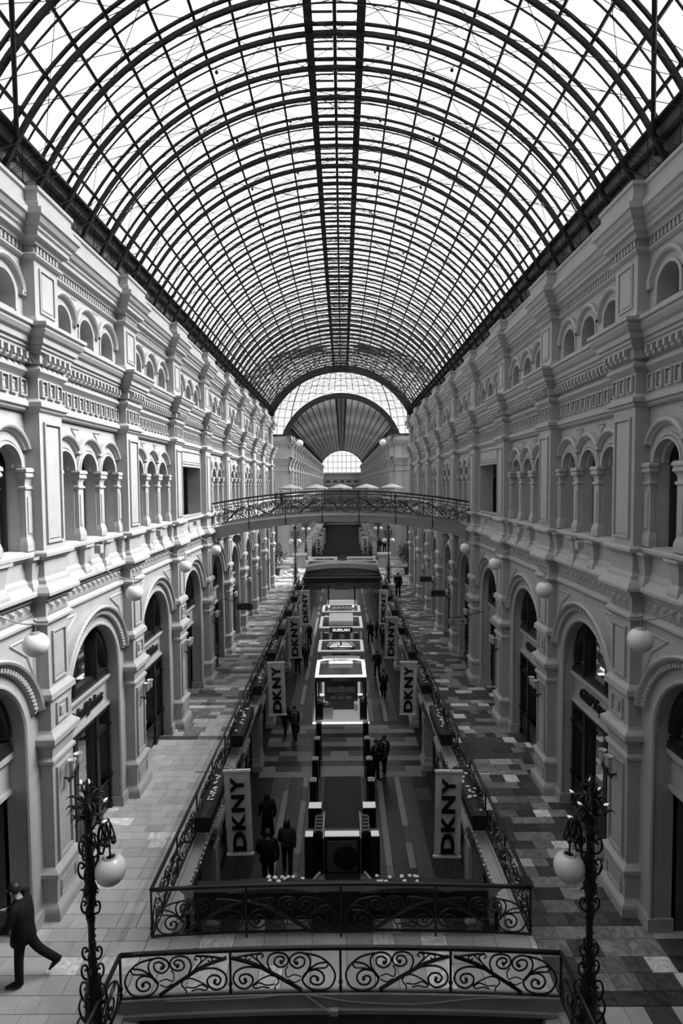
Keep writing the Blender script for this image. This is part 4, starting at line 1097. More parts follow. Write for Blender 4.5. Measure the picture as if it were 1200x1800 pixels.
# ---------------------------------------------------------------- banners
def banner(x, y, ztop, w, h, label, tail=None, tilt=0.0):
    r = empty('banner', (x, y, ztop), label, 'banner', 'vertical lettered banners hung along the opening')
    if abs(x) >= 3.0 and y > 70:
        pm = MB(); pm.tube([((1 if x > 0 else -1)*(3.8-abs(x)), 0.0, F2-ztop), ((1 if x > 0 else -1)*(3.8-abs(x)), 0.0, 0.05)], 0.03, 6); part('mast', pm, 'iron', r)
    mb = MB(); rows = []
    rnd = random.Random(int(y*7+x)); ph = rnd.uniform(0, 6)
    for k in range(15):
        rows.append([(-w/2+w*j/8, 0.018*math.sin(j*1.3+k*0.5+ph)+0.01*math.sin(k*1.7+ph), -h*k/14) for j in range(9)])
    mb.grid(rows); part('cloth', mb, 'cloth', r, smooth=True)
    mb = MB(); mb.box(-w/2-0.02, w/2+0.02, -0.03, 0.03, -0.01, 0.05); part('top_bar', mb, 'white', r)
    mb = MB(); mb.box(-w/2-0.02, w/2+0.02, -0.03, 0.03, -h-0.05, -h+0.0); part('bottom_bar', mb, 'white', r)
    lt = empty('lettering', parent=r)
    for q_, ch in enumerate('DKNY'):
        me = text_mesh(ch, 1.0, 0.004, 0.045); x0 = min(v.co.x for v in me.vertices); x1 = max(v.co.x for v in me.vertices); yy0 = min(v.co.y for v in me.vertices); yy1 = max(v.co.y for v in me.vertices)
        wid = (0.27, 0.225, 0.235, 0.215)[q_]*h*0.96; st = (0.025, 0.285, 0.505, 0.735)[q_]*h
        L_ = 0.52*w
        for v in me.vertices:
            a_ = (v.co.x-x0)/(x1-x0)*wid*0.94+st; b_ = (v.co.y-yy0)/(yy1-yy0); v.co = (-( b_-0.5)*L_*1.0, -0.045-v.co.z, -h+a_+0.02)
        link('letter', me, 'ink', lt)
    if tilt: r.rotation_euler = (0, tilt, 0)
    if tail: lettering(tail, 0.06, 'ink', r, (0, -0.05, -h+0.07), (PI/2, 0, 0), 0.002)
    mb = MB(); s = -1 if x < 0 else 1
    mb.tube([(0, 0, 0.02), (s*0.45, 0, 0.35)], 0.008, 4); mb.tube([(s*w/2, 0, 0.02), (s*(3.8-abs(x)), 0, 0.02)], 0.012, 4); part('bracket', mb, 'iron', r)
for k, (s, x, y, zt, w, h) in enumerate([(-1, -2.72, 14.5, -7.49, 0.68, 2.2), (1, 2.78, 14.3, -7.44, 0.68, 2.22), (-1, -2.78, 23.7, -7.56, 0.72, 2.2), (1, 2.84, 23.7, -7.58, 0.70, 2.2),
        (-1, -2.63, 30.9, -7.34, 0.70, 2.2), (1, 2.73, 30.9, -7.38, 0.68, 2.2), (-1, -2.47, 37.4, -7.1, 0.66, 2.2), (1, 2.78, 37.6, -7.15, 0.56, 2.2)]):
    side = 'left' if s < 0 else 'right'
    banner(x, y, zt, w, h, '%s grey banner with black vertical lettering on the %s side of the opening' % (['nearest', 'second', 'third', 'farthest'][k//2], side), tail='7 этаж, 2 линия' if k == 1 else None, tilt=-0.03 if s < 0 else 0.02)
for s in (-1, 1):
    for k, y in enumerate((73.0, 80.0, 88.0)):
        banner(s*3.0, y, -6.9, 0.8, 2.3, '%s small grey banner on the %s side inside the second gallery' % (['nearest', 'middle', 'farthest'][k], 'left' if s < 0 else 'right'))
# ---------------------------------------------------------------- kiosks on the ground floor
def lbox(parent, name, m, *b):
    mb = MB(); mb.box(*b); return part(name, mb, m, parent)
def kiosk(y0, y1, hw, zt, label, text, textm='ink', bandm='lit2', plat=True, cham=0.25, fascia='dgrey'):
    r = empty('kiosk', (-0.08, y0, GZ), label, 'kiosk'); D = y1-y0; H = zt-GZ
    if plat:
        lbox(r, 'platform', 'lit2', -hw-0.12, hw+0.12, -0.12, D+0.1, 0.0, 0.10); lbox(r, 'platform_edge', 'lit', -hw-0.15, hw+0.15, -0.15, -0.11, 0.0, 0.10)
    for x in (-hw+0.06, hw-0.06):
        for y in (0.1, D-0.1): lbox(r, 'post', 'gloss', x-0.06, x+0.06, y-0.06, y+0.06, 0.1, H)
    c = cham
    P = [(-hw, 0), (hw, 0), (hw, D-c), (hw-0.5, D), (-hw+0.5, D), (-hw, D-c)]
    Q = [(x*0.86, D/2+(y-D/2)*0.82) for x, y in P]
    mb = MB()
    for i in range(6):
        a, b, d, e = P[i], P[(i+1) % 6], Q[(i+1) % 6], Q[i]
        mb.quad((a[0], a[1], H+0.02), (b[0], b[1], H+0.02), (d[0], d[1], H+0.02), (e[0], e[1], H+0.02)); mb.quad((a[0], a[1], H-0.03), (b[0], b[1], H-0.03), (b[0], b[1], H+0.02), (a[0], a[1], H+0.02))
    part('canopy_band', mb, bandm, r)
    mb = MB()
    for i in range(6):
        a, b = P[i], P[(i+1) % 6]; mb.quad((a[0], a[1], H-0.28), (b[0], b[1], H-0.28), (b[0], b[1], H-0.03), (a[0], a[1], H-0.03))
    part('canopy_fascia', mb, fascia, r)
    lbox(r, 'canopy_inset', 'gloss', -hw*0.85, hw*0.85, D*0.1, D*0.9, H-0.10, H-0.06)
    lettering(text, 0.2, textm, r, (0, -0.03, H-0.16), (PI/2, 0, 0), 0.01, bold=0.004)
    return r, D, H
k1, D, H = kiosk(30.8, 34.0, 1.42, -10.62, 'nearest white floored perfume kiosk with glowing canopy edge', 'BURBERRY', 'grey', 'lit')
lbox(k1, 'counter', 'dgrey', -0.75, 0.75, 1.6, 2.2, 0.1, 1.15); lbox(k1, 'counter_top', 'grey', -0.8, 0.8, 1.5, 2.25, 1.15, 1.2)
lbox(k1, 'back_wall', 'dgrey', -1.0, 1.0, 2.9, 3.0, 0.1, 2.3); lettering('BURBERRY', 0.16, 'grey', k1, (0, 1.57, 1.0), (PI/2, 0, 0))
lbox(k1, 'roof_panel', 'lit', -0.7, 0.7, 2.2, 2.6, H+0.03, H+0.08); lettering('BURBERRY', 0.2, 'grey', k1, (0, 2.75, H+0.1), (0, 0, 0))
for x, z in ((-1.2, 1.0), (1.25, 1.1)): lbox(k1, 'display_case', 'gloss', x-0.2, x+0.2, 0.15, 1.1, 0.1, z)
for x in (-0.45, 0, 0.45): lbox(k1, 'drawer_front', 'grey', x-0.16, x+0.16, 1.57, 1.6, 0.75, 0.9)
lbox(k1, 'tall_table', 'white', -1.05, -0.45, 0.25, 0.7, 0.1, 0.8); lbox(k1, 'table_top', 'dgrey', -1.1, -0.4, 0.2, 0.75, 0.8, 0.86); lbox(k1, 'side_shelf', 'white', 0.75, 0.95, 0.9, 1.1, 0.3, 0.6)
rnd = random.Random(3); mb = MB()
for k in range(60): 
    x, y, z = rnd.choice([(1.25, 0.6, 1.12), (-1.2, 0.6, 1.02), (-0.75, 0.45, 0.87), (0, 1.9, 1.21)]); x += rnd.uniform(-0.15, 0.15); y += rnd.uniform(-0.2, 0.2); mb.box(x-0.02, x+0.02, y-0.02, y+0.02, z, z+rnd.uniform(0.05, 0.12))
part('bottles', mb, 'white', k1)['kind'] = 'stuff'
k2, D, H = kiosk(35.0, 37.6, 1.45, -10.45, 'second kiosk with dark poster roof and glowing curtained back', 'paco rabanne', 'ink', 'lit2', True, 0.05, 'grey')
mb = MB(); mb.lathe([(0.62, 0), (0.9, 0.0), (0.9, 0.02), (0.62, 0.02)], (0, 1.15, H+0.05), 24); part('roof_ring', mb, 'grey', k2)
lbox(k2, 'roof_board', 'lit2', -0.75, 0.75, 1.1, 1.9, H+0.03, H+0.06); lbox(k2, 'roof_name_board', 'gloss', -0.75, 0.75, 0.45, 0.95, H+0.07, H+0.1); lettering('paco rabanne', 0.26, 'lit', k2, (0, 0.7, H+0.12), (0, 0, 0), 0.01, 0.01)
lbox(k2, 'roof_stripe', 'gloss', -0.06, 0.06, 0.95, 1.9, H+0.07, H+0.09)
lbox(k2, 'side_panel', 'grey', -1.45, -1.2, -0.02, 0.1, 0.1, H-0.3); lbox(k2, 'side_panel', 'grey', 1.2, 1.45, -0.02, 0.1, 0.1, H-0.3)
mb = MB(); rows = [[(-1.0+2.0*j/24, 0.9+0.06*math.sin(j*1.6), z) for j in range(25)] for z in (0.2, H-0.35)]; mb.grid(rows); part('lit_curtain', mb, 'lit2', k2, smooth=True)
k3, D, H = kiosk(41.0, 44.6, 1.6, -10.5, 'third kiosk with pale box roof and a dark name board over a portrait poster', 'GUERLAIN', 'lit', 'lit2', True, 0.05, 'grey')
lbox(k3, 'roof_box', 'white', -0.9, 0.9, 0.6, 3.2, H+0.0, H+0.35); lbox(k3, 'name_board', 'gloss', -0.82, 0.82, -0.08, -0.02, H-0.35, H+0.05)
lettering('GUERLAIN', 0.27, 'lit', k3, (0, -0.1, H-0.15), (PI/2, 0, 0), 0.01, 0.006)
lbox(k3, 'poster', 'gloss', -0.68, 0.68, -0.06, -0.03, H-1.15, H-0.35)
mb = MB(); mb.ball((0.0, -0.06, H-0.72), 0.22, 14, 10, 1.3); o = part('portrait_face', mb, 'grey', k3, smooth=True); o.scale = (1, 0.12, 1); o.location = (0.05, -0.05, 0)
for x in (-1.1, 1.1): lbox(k3, 'wall_niche', 'dgrey', x-0.25, x+0.25, -0.02, 0.1, 0.6, H-0.4)
for x in (-1.45, 1.45, -0.8, 0.8): lbox(k3, 'front_pier', 'white', x-0.1, x+0.1, -0.04, 0.12, 0.1, H-0.3)
lettering('KISS KISS', 0.14, 'dgrey', k3, (1.25, -0.06, 0.75), (PI/2, 0, 0))
k4, D, H = kiosk(46.6, 49.4, 1.6, -10.6, 'farthest kiosk with low white octagonal canopy in front of the dark crossing', 'GIVENCHY', 'ink', 'lit2', True, 0.4, 'grey')
for x in (-1.05, 1.0):
    mb = MB(); mb.ball((x, 1.6, H+0.1), 0.1, 10, 8); part('lamp_ball', mb, 'lit', k4)
mb = MB()
for k in range(14): mb.box(-0.8+0.12*k, -0.74+0.12*k, 1.2, 1.3, H+0.0, H+0.06+0.05*(k % 3))
part('goods_row', mb, 'lit2', k4)['kind'] = 'stuff'
k5, D, H = kiosk(60.5, 63.5, 1.5, -10.6, 'small kiosk seen under the far cross bridge, canopy edge lit', 'BEAUTY', 'ink', 'lit', True, 0.3)

# black showcase and its row of pedestal lights
sh = empty('showcase', (0, 17.7, GZ), 'large black showcase with lit caps and a dark poster in its front', 'showcase')
for x0, x1 in ((-1.21, -0.92), (0.92, 1.21)): lbox(sh, 'side_tower', 'gloss', x0, x1, 0, 0.45, 0, 1.88); lbox(sh, 'lit_cap', 'lit2', x0+0.02, x1-0.02, 0.02, 0.30, 1.88, 1.90)
lbox(sh, 'center_cabinet', 'gloss', -0.58, 0.58, 0, 0.45, 0, 1.88); lbox(sh, 'lit_cap', 'lit2', -0.56, 0.56, 0.02, 0.30, 1.88, 1.90)
lbox(sh, 'poster', 'dgrey', -0.48, 0.48, -0.03, 0.0, 0.75, 1.75)
mb = MB(); mb.ball((0.12, 0, 1.2), 0.42, 16, 10, 0.95); o = part('poster_silhouette', mb, 'black', sh, smooth=True); o.scale = (1, 0.05, 1); o.location = (0, -0.03, 0)
lbox(sh, 'base', 'black', -1.24, 1.24, -0.02, 0.5, 0, 0.3)
for s in (-1, 1):
    mb = MB(); 
    for k in range(11): mb.box(s*0.60, s*0.62, 0.05+k*0.14, 0.11+k*0.14, 1.80, 1.83)
    part('edge_lights', mb, 'lit2', sh, (0, 0.0, 0), mirror=False)['kind'] = 'stuff'
    lbox(sh, 'ramp_side', 'gloss', min(s*0.62, s*0.92), max(s*0.62, s*0.92), 0.45, 1.55, 0, 1.75)
    for k in range(5): lbox(sh, 'goods_shelf', 'dgrey', min(s*0.68, s*0.88), max(s*0.68, s*0.88), 0.5+k*0.2, 0.6+k*0.2, 1.75, 1.78)
tag(link('carpet', MB().box(-0.8, 0.8, 18.25, 25.0, GZ+0.002, GZ+0.03).mesh('carpet'), 'black'), 'long plain black floor covering behind the showcase', 'carpet')
for s, nm in ((-1, 'left'), (1, 'right')):
    p = empty('pedestal', (s*0.95, 19.3, GZ), 'wide black pedestal with a lit top, %s one behind the showcase' % nm, 'pedestal')
    lbox(p, 'body', 'gloss', -0.23, 0.23, 0, 0.4, 0, 1.88); lbox(p, 'lit_top', 'lit2', -0.22, 0.22, 0.02, 0.38, 1.88, 1.90)
    for k, y in enumerate((21.3, 23.0, 24.9, 26.6)):
        p = empty('pedestal', (s*1.12, y, GZ), '%s narrow black pedestal of the %s row behind the showcase' % (ORD[k+0], nm), 'pedestal', 'black pedestals behind the showcase')
        lbox(p, 'body', 'gloss', -0.13, 0.13, 0, 0.3, 0, 1.75); lbox(p, 'glass_top', 'grey', -0.13, 0.13, 0.0, 0.3, 1.75, 1.79); lbox(p, 'exhibit', 'white', -0.04, 0.04, 0.12, 0.17, 1.79, 1.86)
tb = empty('counter', (0.0, 16.9, GZ), 'low black counter with pale angled ends in front of the showcase', 'counter')
mb = MB(); P = [(-0.95, -0.1), (-0.7, 0.35), (0.7, 0.35), (0.95, -0.1), (0.7, -0.3), (-0.7, -0.3)]
mb.poly([(x, y, 1.0) for x, y in P][::-1])
for a, b in zip(P, P[1:]+P[:1]): mb.quad((a[0], a[1], 0), (b[0], b[1], 0), (b[0], b[1], 1.0), (a[0], a[1], 1.0))
part('body', mb, 'gloss', tb)
for s in (-1, 1):
    mb = MB(); mb.tube([(s*0.95, -0.1, 1.02), (s*0.7, 0.35, 1.02)], 0.045, 6); part('pale_end', mb, 'grey', tb)

# ---------------------------------------------------------------- hanging direction signs
def arrow_sign(x, y, z, s, label):
    r = empty('direction_sign', (x, y, z), label, 'sign'); w, h, c = 0.40, 0.15, 0.06
    P = [(-w, -h+c), (-w+c, -h), (w-c, -h), (w, -h+c), (w, h-c), (w-c, h), (-w+c, h), (-w, h-c)]
    mb = MB(); mb.poly([(a, -0.02, b) for a, b in P]); mb.poly([(a, 0.02, b) for a, b in P][::-1])
    part('plate', mb, 'grey' if s > 0 else 'dgrey', r)
    mb = MB()
    for a, b in zip(P, P[1:]+P[:1]): mb.tube([(a[0], 0, a[1]), (b[0], 0, b[1])], 0.022, 4)
    mb.tube([(s*w, 0, h+0.05), (s*(6.1-abs(x)), 0, 0.42)], 0.012, 5); mb.tube([(-s*w*0.7, 0, h), (s*(6.1-abs(x)), 0, 0.42)], 0.012, 5)
    mb.tube([(-s*0.3, 0, h), (-s*0.3, 0, h+0.1)], 0.01, 4); part('iron_frame', mb, 'iron', r)
    q = MB(); q.box(s*0.2-0.09, s*0.2+0.07, -0.03, -0.025, -0.012, 0.012)
    for t in (-1, 1): q.tube([(s*0.2+s*0.09, -0.03, 0), (s*0.2, -0.03, t*0.07)], 0.013, 4)
    part('arrow', q, 'ink', r)
    q = MB(); q.box(-s*0.2-0.1, -s*0.2+0.1, -0.028, -0.025, 0.09, 0.1); q.box(-s*0.2-0.1, -s*0.2+0.1, -0.028, -0.025, -0.1, -0.09)
    q.tube([(-s*0.2-0.08, -0.03, -0.07), (-s*0.2+0.07, -0.03, 0.06)], 0.012, 4); q.ball((-s*0.2+0.05, -0.03, -0.04), 0.02, 6, 4); part('stairs_symbol', q, 'ink', r)
arrow_sign(-5.0, 29.1, -6.32, -1, 'dark octagonal hanging sign with an arrow pointing left, by the left wall')
arrow_sign(4.98, 24.1, -5.93, 1, 'pale octagonal hanging sign with an arrow pointing right, by the right wall')
for k, (x, y, z, w) in enumerate([(5.55, 32, -6.26, 0.45), (5.75, 38, -6.47, 0.45)]):
    r = empty('shop_sign', (x, y, z), '%s dark rectangular hanging shop sign on the right walkway' % ('nearer' if k == 0 else 'farther'), 'sign')
    lbox(r, 'plate', 'dgrey', -w, w, -0.02, 0.02, -0.16, 0.16); mb = MB()
    for a, b in (((-w, -0.16), (w, -0.16)), ((w, -0.16), (w, 0.16)), ((w, 0.16), (-w, 0.16)), ((-w, 0.16), (-w, -0.16))): mb.tube([(a[0], -0.02, a[1]), (b[0], -0.02, b[1])], 0.025, 4)
    part('iron_frame', mb, 'iron', r); lettering('Jo Malone', 0.2, 'ink', r, (0, -0.04, 0.02), (PI/2, 0, 0), 0.004, 0.004)
def shop_name(s, yb, txt, size, label):
    r = empty('shop_lettering', (s*(DW+0.42-0.13), yb, -5.71), label, 'lettering')
    o = lettering(txt, size, 'bronze', r, (0, 0, 0), (PI/2, 0, (PI/2 if s < 0 else -PI/2)), 0.03, 0.012, 0.35, split='direct')
shop_name(-1, 14.33, 'Cabell Jabos', 0.40, 'raised black script letters on the first left shop fascia')
shop_name(-1, 18.99, 'Cabell Jabos', 0.40, 'raised black script letters on the second left shop fascia')
shop_name(-1, 23.65, 'Loriblu', 0.38, 'raised black letters on the third left shop fascia')
shop_name(1, 14.33, 'GLIFTayere', 0.40, 'raised black letters on the first right shop fascia')
shop_name(1, 18.99, 'GLIFTayere', 0.36, 'raised black letters on the second right shop fascia')
shop_name(1, 32.97, 'Jo Malone', 0.34, 'raised dark letters on a right shop fascia past the high footbridge')

# ---------------------------------------------------------------- crossing
cr = empty('cross_bridge', (0, 61.5, 0), 'far cross bridge with two pale lettered boards and a round crest', 'bridge')
mb = MB(); rows = []
for k in range(13):
    x = -3.85+7.7*k/12; c = 0.35*(1-(x/3.85)**2); rows.append([(x, 0, -9.5+c), (x, 2.5, -9.5+c), (x, 2.5, -9.0+c), (x, 0, -9.0+c)])
mb.grid(rows, True); part('deck', mb, 'deck', cr)
for s, t in ((-1, 'Главный магазин'), (1, 'на Красной площади')):
    mb = MB(); mb.box(min(s*0.5, s*3.6), max(s*0.5, s*3.6), -0.12, -0.06, -8.42, -7.92); part('lettered_board', mb, 'white', cr); lettering(t, 0.27, 'ink', cr, (s*2.0, -0.13, -8.17), (PI/2, 0, 0), 0.005, 0.006)
mb = MB(); mb.lathe([(0.0, 0.0), (0.3, 0.0), (0.4, 0.06), (0.42, 0.1)], (0, 0, 0), 16); o = part('crest', mb, 'plaster_dark', cr, (0, -0.15, -7.95)); o.rotation_euler = (PI/2, 0, 0)
railing('railing', (-4.2, 64.0, -9.0), (4.2, 64.0, -9.0), 'dark railing on the rear of the far cross bridge', n=5, htop=0.95)
for s, nm in ((-1, 'left'), (1, 'right')):
    p = empty('pedestal', (s*4.6, 61.4, F2), 'square pale stone pedestal at the %s end of the far cross bridge' % nm, 'pedestal')
    lbox(p, 'base', 'plaster', -0.75, 0.75, 0, 1.5, 0, 0.25); lbox(p, 'shaft', 'plaster', -0.6, 0.6, 0.1, 1.4, 0.25, 1.25); lbox(p, 'cap', 'plaster', -0.75, 0.75, 0, 1.5, 1.25, 1.45)
    railing('railing', (s*4.3, 54.5, -9.05), (s*9.5, 54.5, -9.05), 'dark railing segment beyond the end of the %s wall' % nm, htop=0.95)
    # counters and cafe planting of the crossing
    rnd = random.Random(20+s)
    tr = empty('potted_shrub', (s*6.6, 56.5, F2), 'bushy dark shrub in a tub on the %s side of the crossing' % nm, 'plant')
    mb = MB(); mb.lathe([(0.3, 0), (0.45, 0.6), (0.5, 0.65), (0.42, 0.65), (0.0, 0.6)], (0, 0, 0), 12); part('tub', mb, 'black', tr)
    mb = MB(); mb.tube([(0, 0, 0.5), (0.05, 0, 2.4)], 0.05, 6); part('trunk', mb, 'iron', tr)
    mb = MB()
    for k in range(420):
        v = Vector((rnd.gauss(0, 1), rnd.gauss(0, 1), rnd.gauss(0, 1))).normalized()*rnd.uniform(0.5, 1.2); c = Vector((0, 0, 2.1))+Vector((v.x, v.y, v.z*1.1)); a = Vector((rnd.uniform(-1, 1), rnd.uniform(-1, 1), rnd.uniform(-1, 1))).normalized()*0.14; b = a.cross(v).normalized()*0.07
        mb.poly([tuple(c-a), tuple(c+b), tuple(c+a), tuple(c-b)])
    part('foliage', mb, 'leaf', tr)['kind'] = 'stuff'
# deck of the second gallery and its opening
for s in (-1, 1):
    f = empty('floor_far_left' if s < 0 else 'floor_far_right', kind='structure')
    rest = Rest(); rnd = random.Random(9+s); y = 50.6
    mb = MB(); mb.box(3.85, 7.2, 70.4, FY1, F2-0.3, F2-0.02); part('floor_slab', mb, 'grout', f, mirror=(s < 0))
    while y < 130:
        x = 3.86
        hi = 12 if y < 70 else 6.9
        while x < hi:
            w = rnd.choice([0.6, 0.9, 1.2]); rest.add(s*(x+w/2), y+0.3, w, 0.6, rnd.choice(['tile_l', 'tile_l', 'tile_m', 'tile_p']) if s < 0 else rnd.choice(['tile_l', 'tile_m', 'tile_m', 'tile_l']), F2); x += w
        y += 0.6
    rest.build(f)
    railing('railing', (s*3.8, 71.5, -9.05), (s*3.8, 130, -9.05), 'distant dark railing along the %s side of the second gallery opening' % ('left' if s < 0 else 'right'), n=20, htop=0.95)
railing('railing', (-3.8, 71.5, -9.05), (3.8, 71.5, -9.05), 'dark railing closing the near end of the second gallery opening', n=4, htop=0.95)
tc_ = empty('terrace', (0, 62.0, -2.45), 'upper terrace slab across the crossing carrying the parasols', 'terrace')
lbox(tc_, 'slab', 'plaster_dark', -8, 8, 0, 4, -0.3, 0)
railing('railing', (-7.9, 62.1, -2.4), (7.9, 62.1, -2.4), 'dark railing along the front of the parasol terrace', n=8, htop=1.0)
for k, x in enumerate((-5.75, -2.85, -0.12, 2.8, 5.65)):
    u = empty('parasol', (x, 64, -2.45), '%s of the five cafe parasols behind the high footbridge, from the left' % ['first', 'second', 'middle', 'fourth', 'last'][k], 'parasol', 'cafe parasols on the terrace')
    mb = MB(); R = 1.38; n = 8; rows = []
    for q, (rr, z) in enumerate(((0.01, 2.42), (R*0.5, 2.22), (R, 1.98))): rows.append([(rr*math.cos(2*PI*j/n+0.2), rr*math.sin(2*PI*j/n+0.2), z) for j in range(n)])
    mb.grid(rows, True); rows = [[(R*math.cos(2*PI*j/n+0.2), R*math.sin(2*PI*j/n+0.2), 1.98) for j in range(n)], [(R*math.cos(2*PI*j/n+0.2), R*math.sin(2*PI*j/n+0.2), 1.84) for j in range(n)]]; mb.grid(rows, True)
    part('canopy', mb, 'umb', u); mb = MB(); mb.tube([(0, 0, 0), (0, 0, 2.45)], 0.03, 6); part('pole', mb, 'iron', u)
    mb = MB()
    for j in range(n): mb.tube([(0, 0, 2.1), (R*math.cos(2*PI*j/n+0.2), R*math.sin(2*PI*j/n+0.2), 1.96)], 0.015, 3)
    part('ribs', mb, 'iron', u)
for s, nm in ((-1, 'left'), (1, 'right')):
    for y in (70.0,):
        r = empty('wall_lamp', (s*5.0, y-1.0, 4.9), 'white globe lamp on a straight arm, high %s corner of the second gallery' % nm, 'lamp')
        part('globe', globe_mesh(0.42), 'opal', r, smooth=True); mb = MB(); mb.tube([(0, 0, 0.5), (s*2.0, 0.6, 0.5)], 0.03, 5); mb.tube([(0, 0, 0.35), (0, 0, 0.5)], 0.02, 4); part('arm', mb, 'grey', r)
# stair railings in the bridge bay passages
for s, nm in ((-1, 'left'), (1, 'right')):
    railing('railing', (s*6.25, 27.0, -9.05), (s*6.25, 28.3, -9.05), 'short iron stair railing in the open archway of the %s wall' % nm, n=1, htop=0.95)

# ---------------------------------------------------------------- people
def skin_body(name, J, Ed, R, parent, m, sub=1):
    me = bpy.data.meshes.new(name); me.from_pydata(J, Ed, []); o = bpy.data.objects.new(name, me); COL.objects.link(o)
    sk = o.modifiers.new('s', 'SKIN')
    for i, v in enumerate(me.skin_vertices[0].data): v.radius = (R[i], R[i]*0.9 if not isinstance(R[i], tuple) else R[i]); v.use_root = (i == 0)
    sb = o.modifiers.new('u', 'SUBSURF'); sb.levels = sub; sb.render_levels = sub
    dg = bpy.context.evaluated_depsgraph_get(); m2 = bpy.data.meshes.new_from_object(o.evaluated_get(dg))
    bpy.data.objects.remove(o, do_unlink=True); m2.materials.clear(); m2.materials.append(M[m])
    m2.polygons.foreach_set('use_smooth', [True]*len(m2.polygons))
    r = bpy.data.objects.new(name, m2); COL.objects.link(r); r.parent = parent; return r
def person(x, y, z, rz, label, h=1.75, stride=0.35, coat='coat', coat_len=0.80, legs='coat', bag=None, hair='short', fingers=False, lean=0.0, arms=(0.25, -0.25), bend=0.35, skirt=False, bulk=1.0, backpack=False, head_down=0.0):
    r = empty('person', (x, y, z), label, 'person', rz=rz); k = h/1.75
    def P(a, b, c): return (a*k, (b+lean*max(0, c-0.9))*k, c*k)
    def leg(s, sw, kb):      # sw: swing of the thigh (rad, + forward), kb: knee bend
        hip = (s*0.09, 0, 0.92); kn = (s*0.10, 0.43*math.sin(sw), 0.92-0.43*math.cos(sw)); a2 = sw-kb
        an = (s*0.10, kn[1]+0.43*math.sin(a2), kn[2]-0.43*math.cos(a2)); tilt = a2*0.9
        toe = (s*0.115, an[1]+0.17*math.cos(tilt), an[2]-0.035+0.17*math.sin(tilt)); return hip, kn, an, toe
    L, Rr = leg(-1, stride if not backpack else 0.10, 0.08), leg(1, -stride*0.6 if not backpack else -0.42, stride*1.1)
    low = min(L[2][2], Rr[2][2], L[3][2]+0.0, Rr[3][2]+0.0)-0.05
    def arm(s, sw):
        sh = (s*0.19*bulk, 0.0, 1.42); el = (s*0.25*bulk, 0.27*math.sin(sw), 1.42-0.27*math.cos(sw)); a = sw+bend; wr = (s*0.23*bulk, el[1]+0.25*math.sin(a), el[2]-0.25*math.cos(a)); return sh, el, wr, a
    A, B = arm(-1, arms[0]), arm(1, arms[1])
    J = [P(0, 0, 0.95), P(0, 0.0, 1.15), P(0, 0, 1.36), P(0, 0.01, 1.50), P(0, 0.03+head_down*0.4, 1.60), P(0, 0.02+head_down, 1.69)]; R = [0.13, 0.12, 0.13, 0.052, 0.09, 0.085]; Ed = [(0, 1), (1, 2), (2, 3), (3, 4), (4, 5)]
    for lg in (L, Rr):
        b = len(J); J += [P(*q) for q in lg]; R += [0.085, 0.06, 0.04, 0.035]; Ed += [(0, b), (b, b+1), (b+1, b+2), (b+2, b+3)]
    for ar in (A, B):
        b = len(J); sh, el, wr, a = ar; sgn = 1 if sh[0] > 0 else -1
        hand = (wr[0], wr[1]+0.07*math.sin(a), wr[2]-0.07*math.cos(a))
        J += [P(*sh), P(*el), P(*wr), P(*hand)]; R += [0.055, 0.042, 0.028, 0.036]; Ed += [(2, b), (b, b+1), (b+1, b+2), (b+2, b+3)]
        if fingers:
            for q, (dy, ln) in enumerate(((0.028, 0.075), (0.009, 0.085), (-0.010, 0.08), (-0.028, 0.062))):
                c = len(J); f0 = (hand[0], hand[1]+0.03*math.sin(a)+dy*math.cos(a), hand[2]-0.03*math.cos(a)+dy*math.sin(a)); f1 = (f0[0]-sgn*0.015, f0[1]+ln*0.5*math.sin(a+0.2), f0[2]-ln*0.5*math.cos(a+0.2)); f2 = (f1[0]-sgn*0.03, f1[1]+ln*0.4*math.sin(a+0.5), f1[2]-ln*0.4*math.cos(a+0.5))
                J += [P(*f0), P(*f1), P(*f2)]; R += [0.010, 0.009, 0.008]; Ed += [(b+3, c), (c, c+1), (c+1, c+2)]
            c = len(J); J += [P(hand[0]-sgn*0.02, hand[1]+0.045, hand[2]+0.02), P(hand[0]-sgn*0.03, hand[1]+0.07, hand[2]-0.015)]; R += [0.011, 0.009]; Ed += [(b+2, c), (c, c+1)]
    J = [(a, b, c-low*k) for a, b, c in J]
    body = skin_body('body', J, Ed, [q*k for q in R], r, 'skin')
    off = -low*k
    # face and hair
    hx, hy, hz_ = 0, (0.03+head_down*0.7)*k+lean*0.7*k, 1.655*k+off
    mb = MB(); mb.ball((0, hy+0.095*k, hz_-0.02*k), 0.016*k, 6, 5, 1.5)
    for s in (-1, 1): mb.ball((s*0.085*k, hy, hz_-0.01*k), 0.02*k, 6, 5, 1.6)
    part('face_features', mb, 'skin', r, smooth=True)
    mb = MB(); rows = []
    for i in range(9):
        th = PI*0.5*i/8*(1.15); rr = 0.098*math.sin(th)+0.001; zz = 0.118*math.cos(th)
        rows.append([(rr*k*math.cos(2*PI*j/14), hy-0.012*k+rr*k*1.12*math.sin(2*PI*j/14)-0.012*k*(i/8), hz_+0.012*k+zz*k) for j in range(14)])
    mb.grid(rows, True)
    if hair == 'long':
        rows = []
        for i in range(6):
            t = i/5; rows.append([((0.10+0.02*t)*k*math.cos(PI+PI*j/8), hy-0.01*k+(0.09+0.02*t)*k*math.sin(PI+PI*j/8), hz_+0.02*k-0.30*k*t) for j in range(9)])
        mb.grid(rows)
    part('hair', mb, 'hair', r, smooth=True)
    # trousers
    mb = MB()
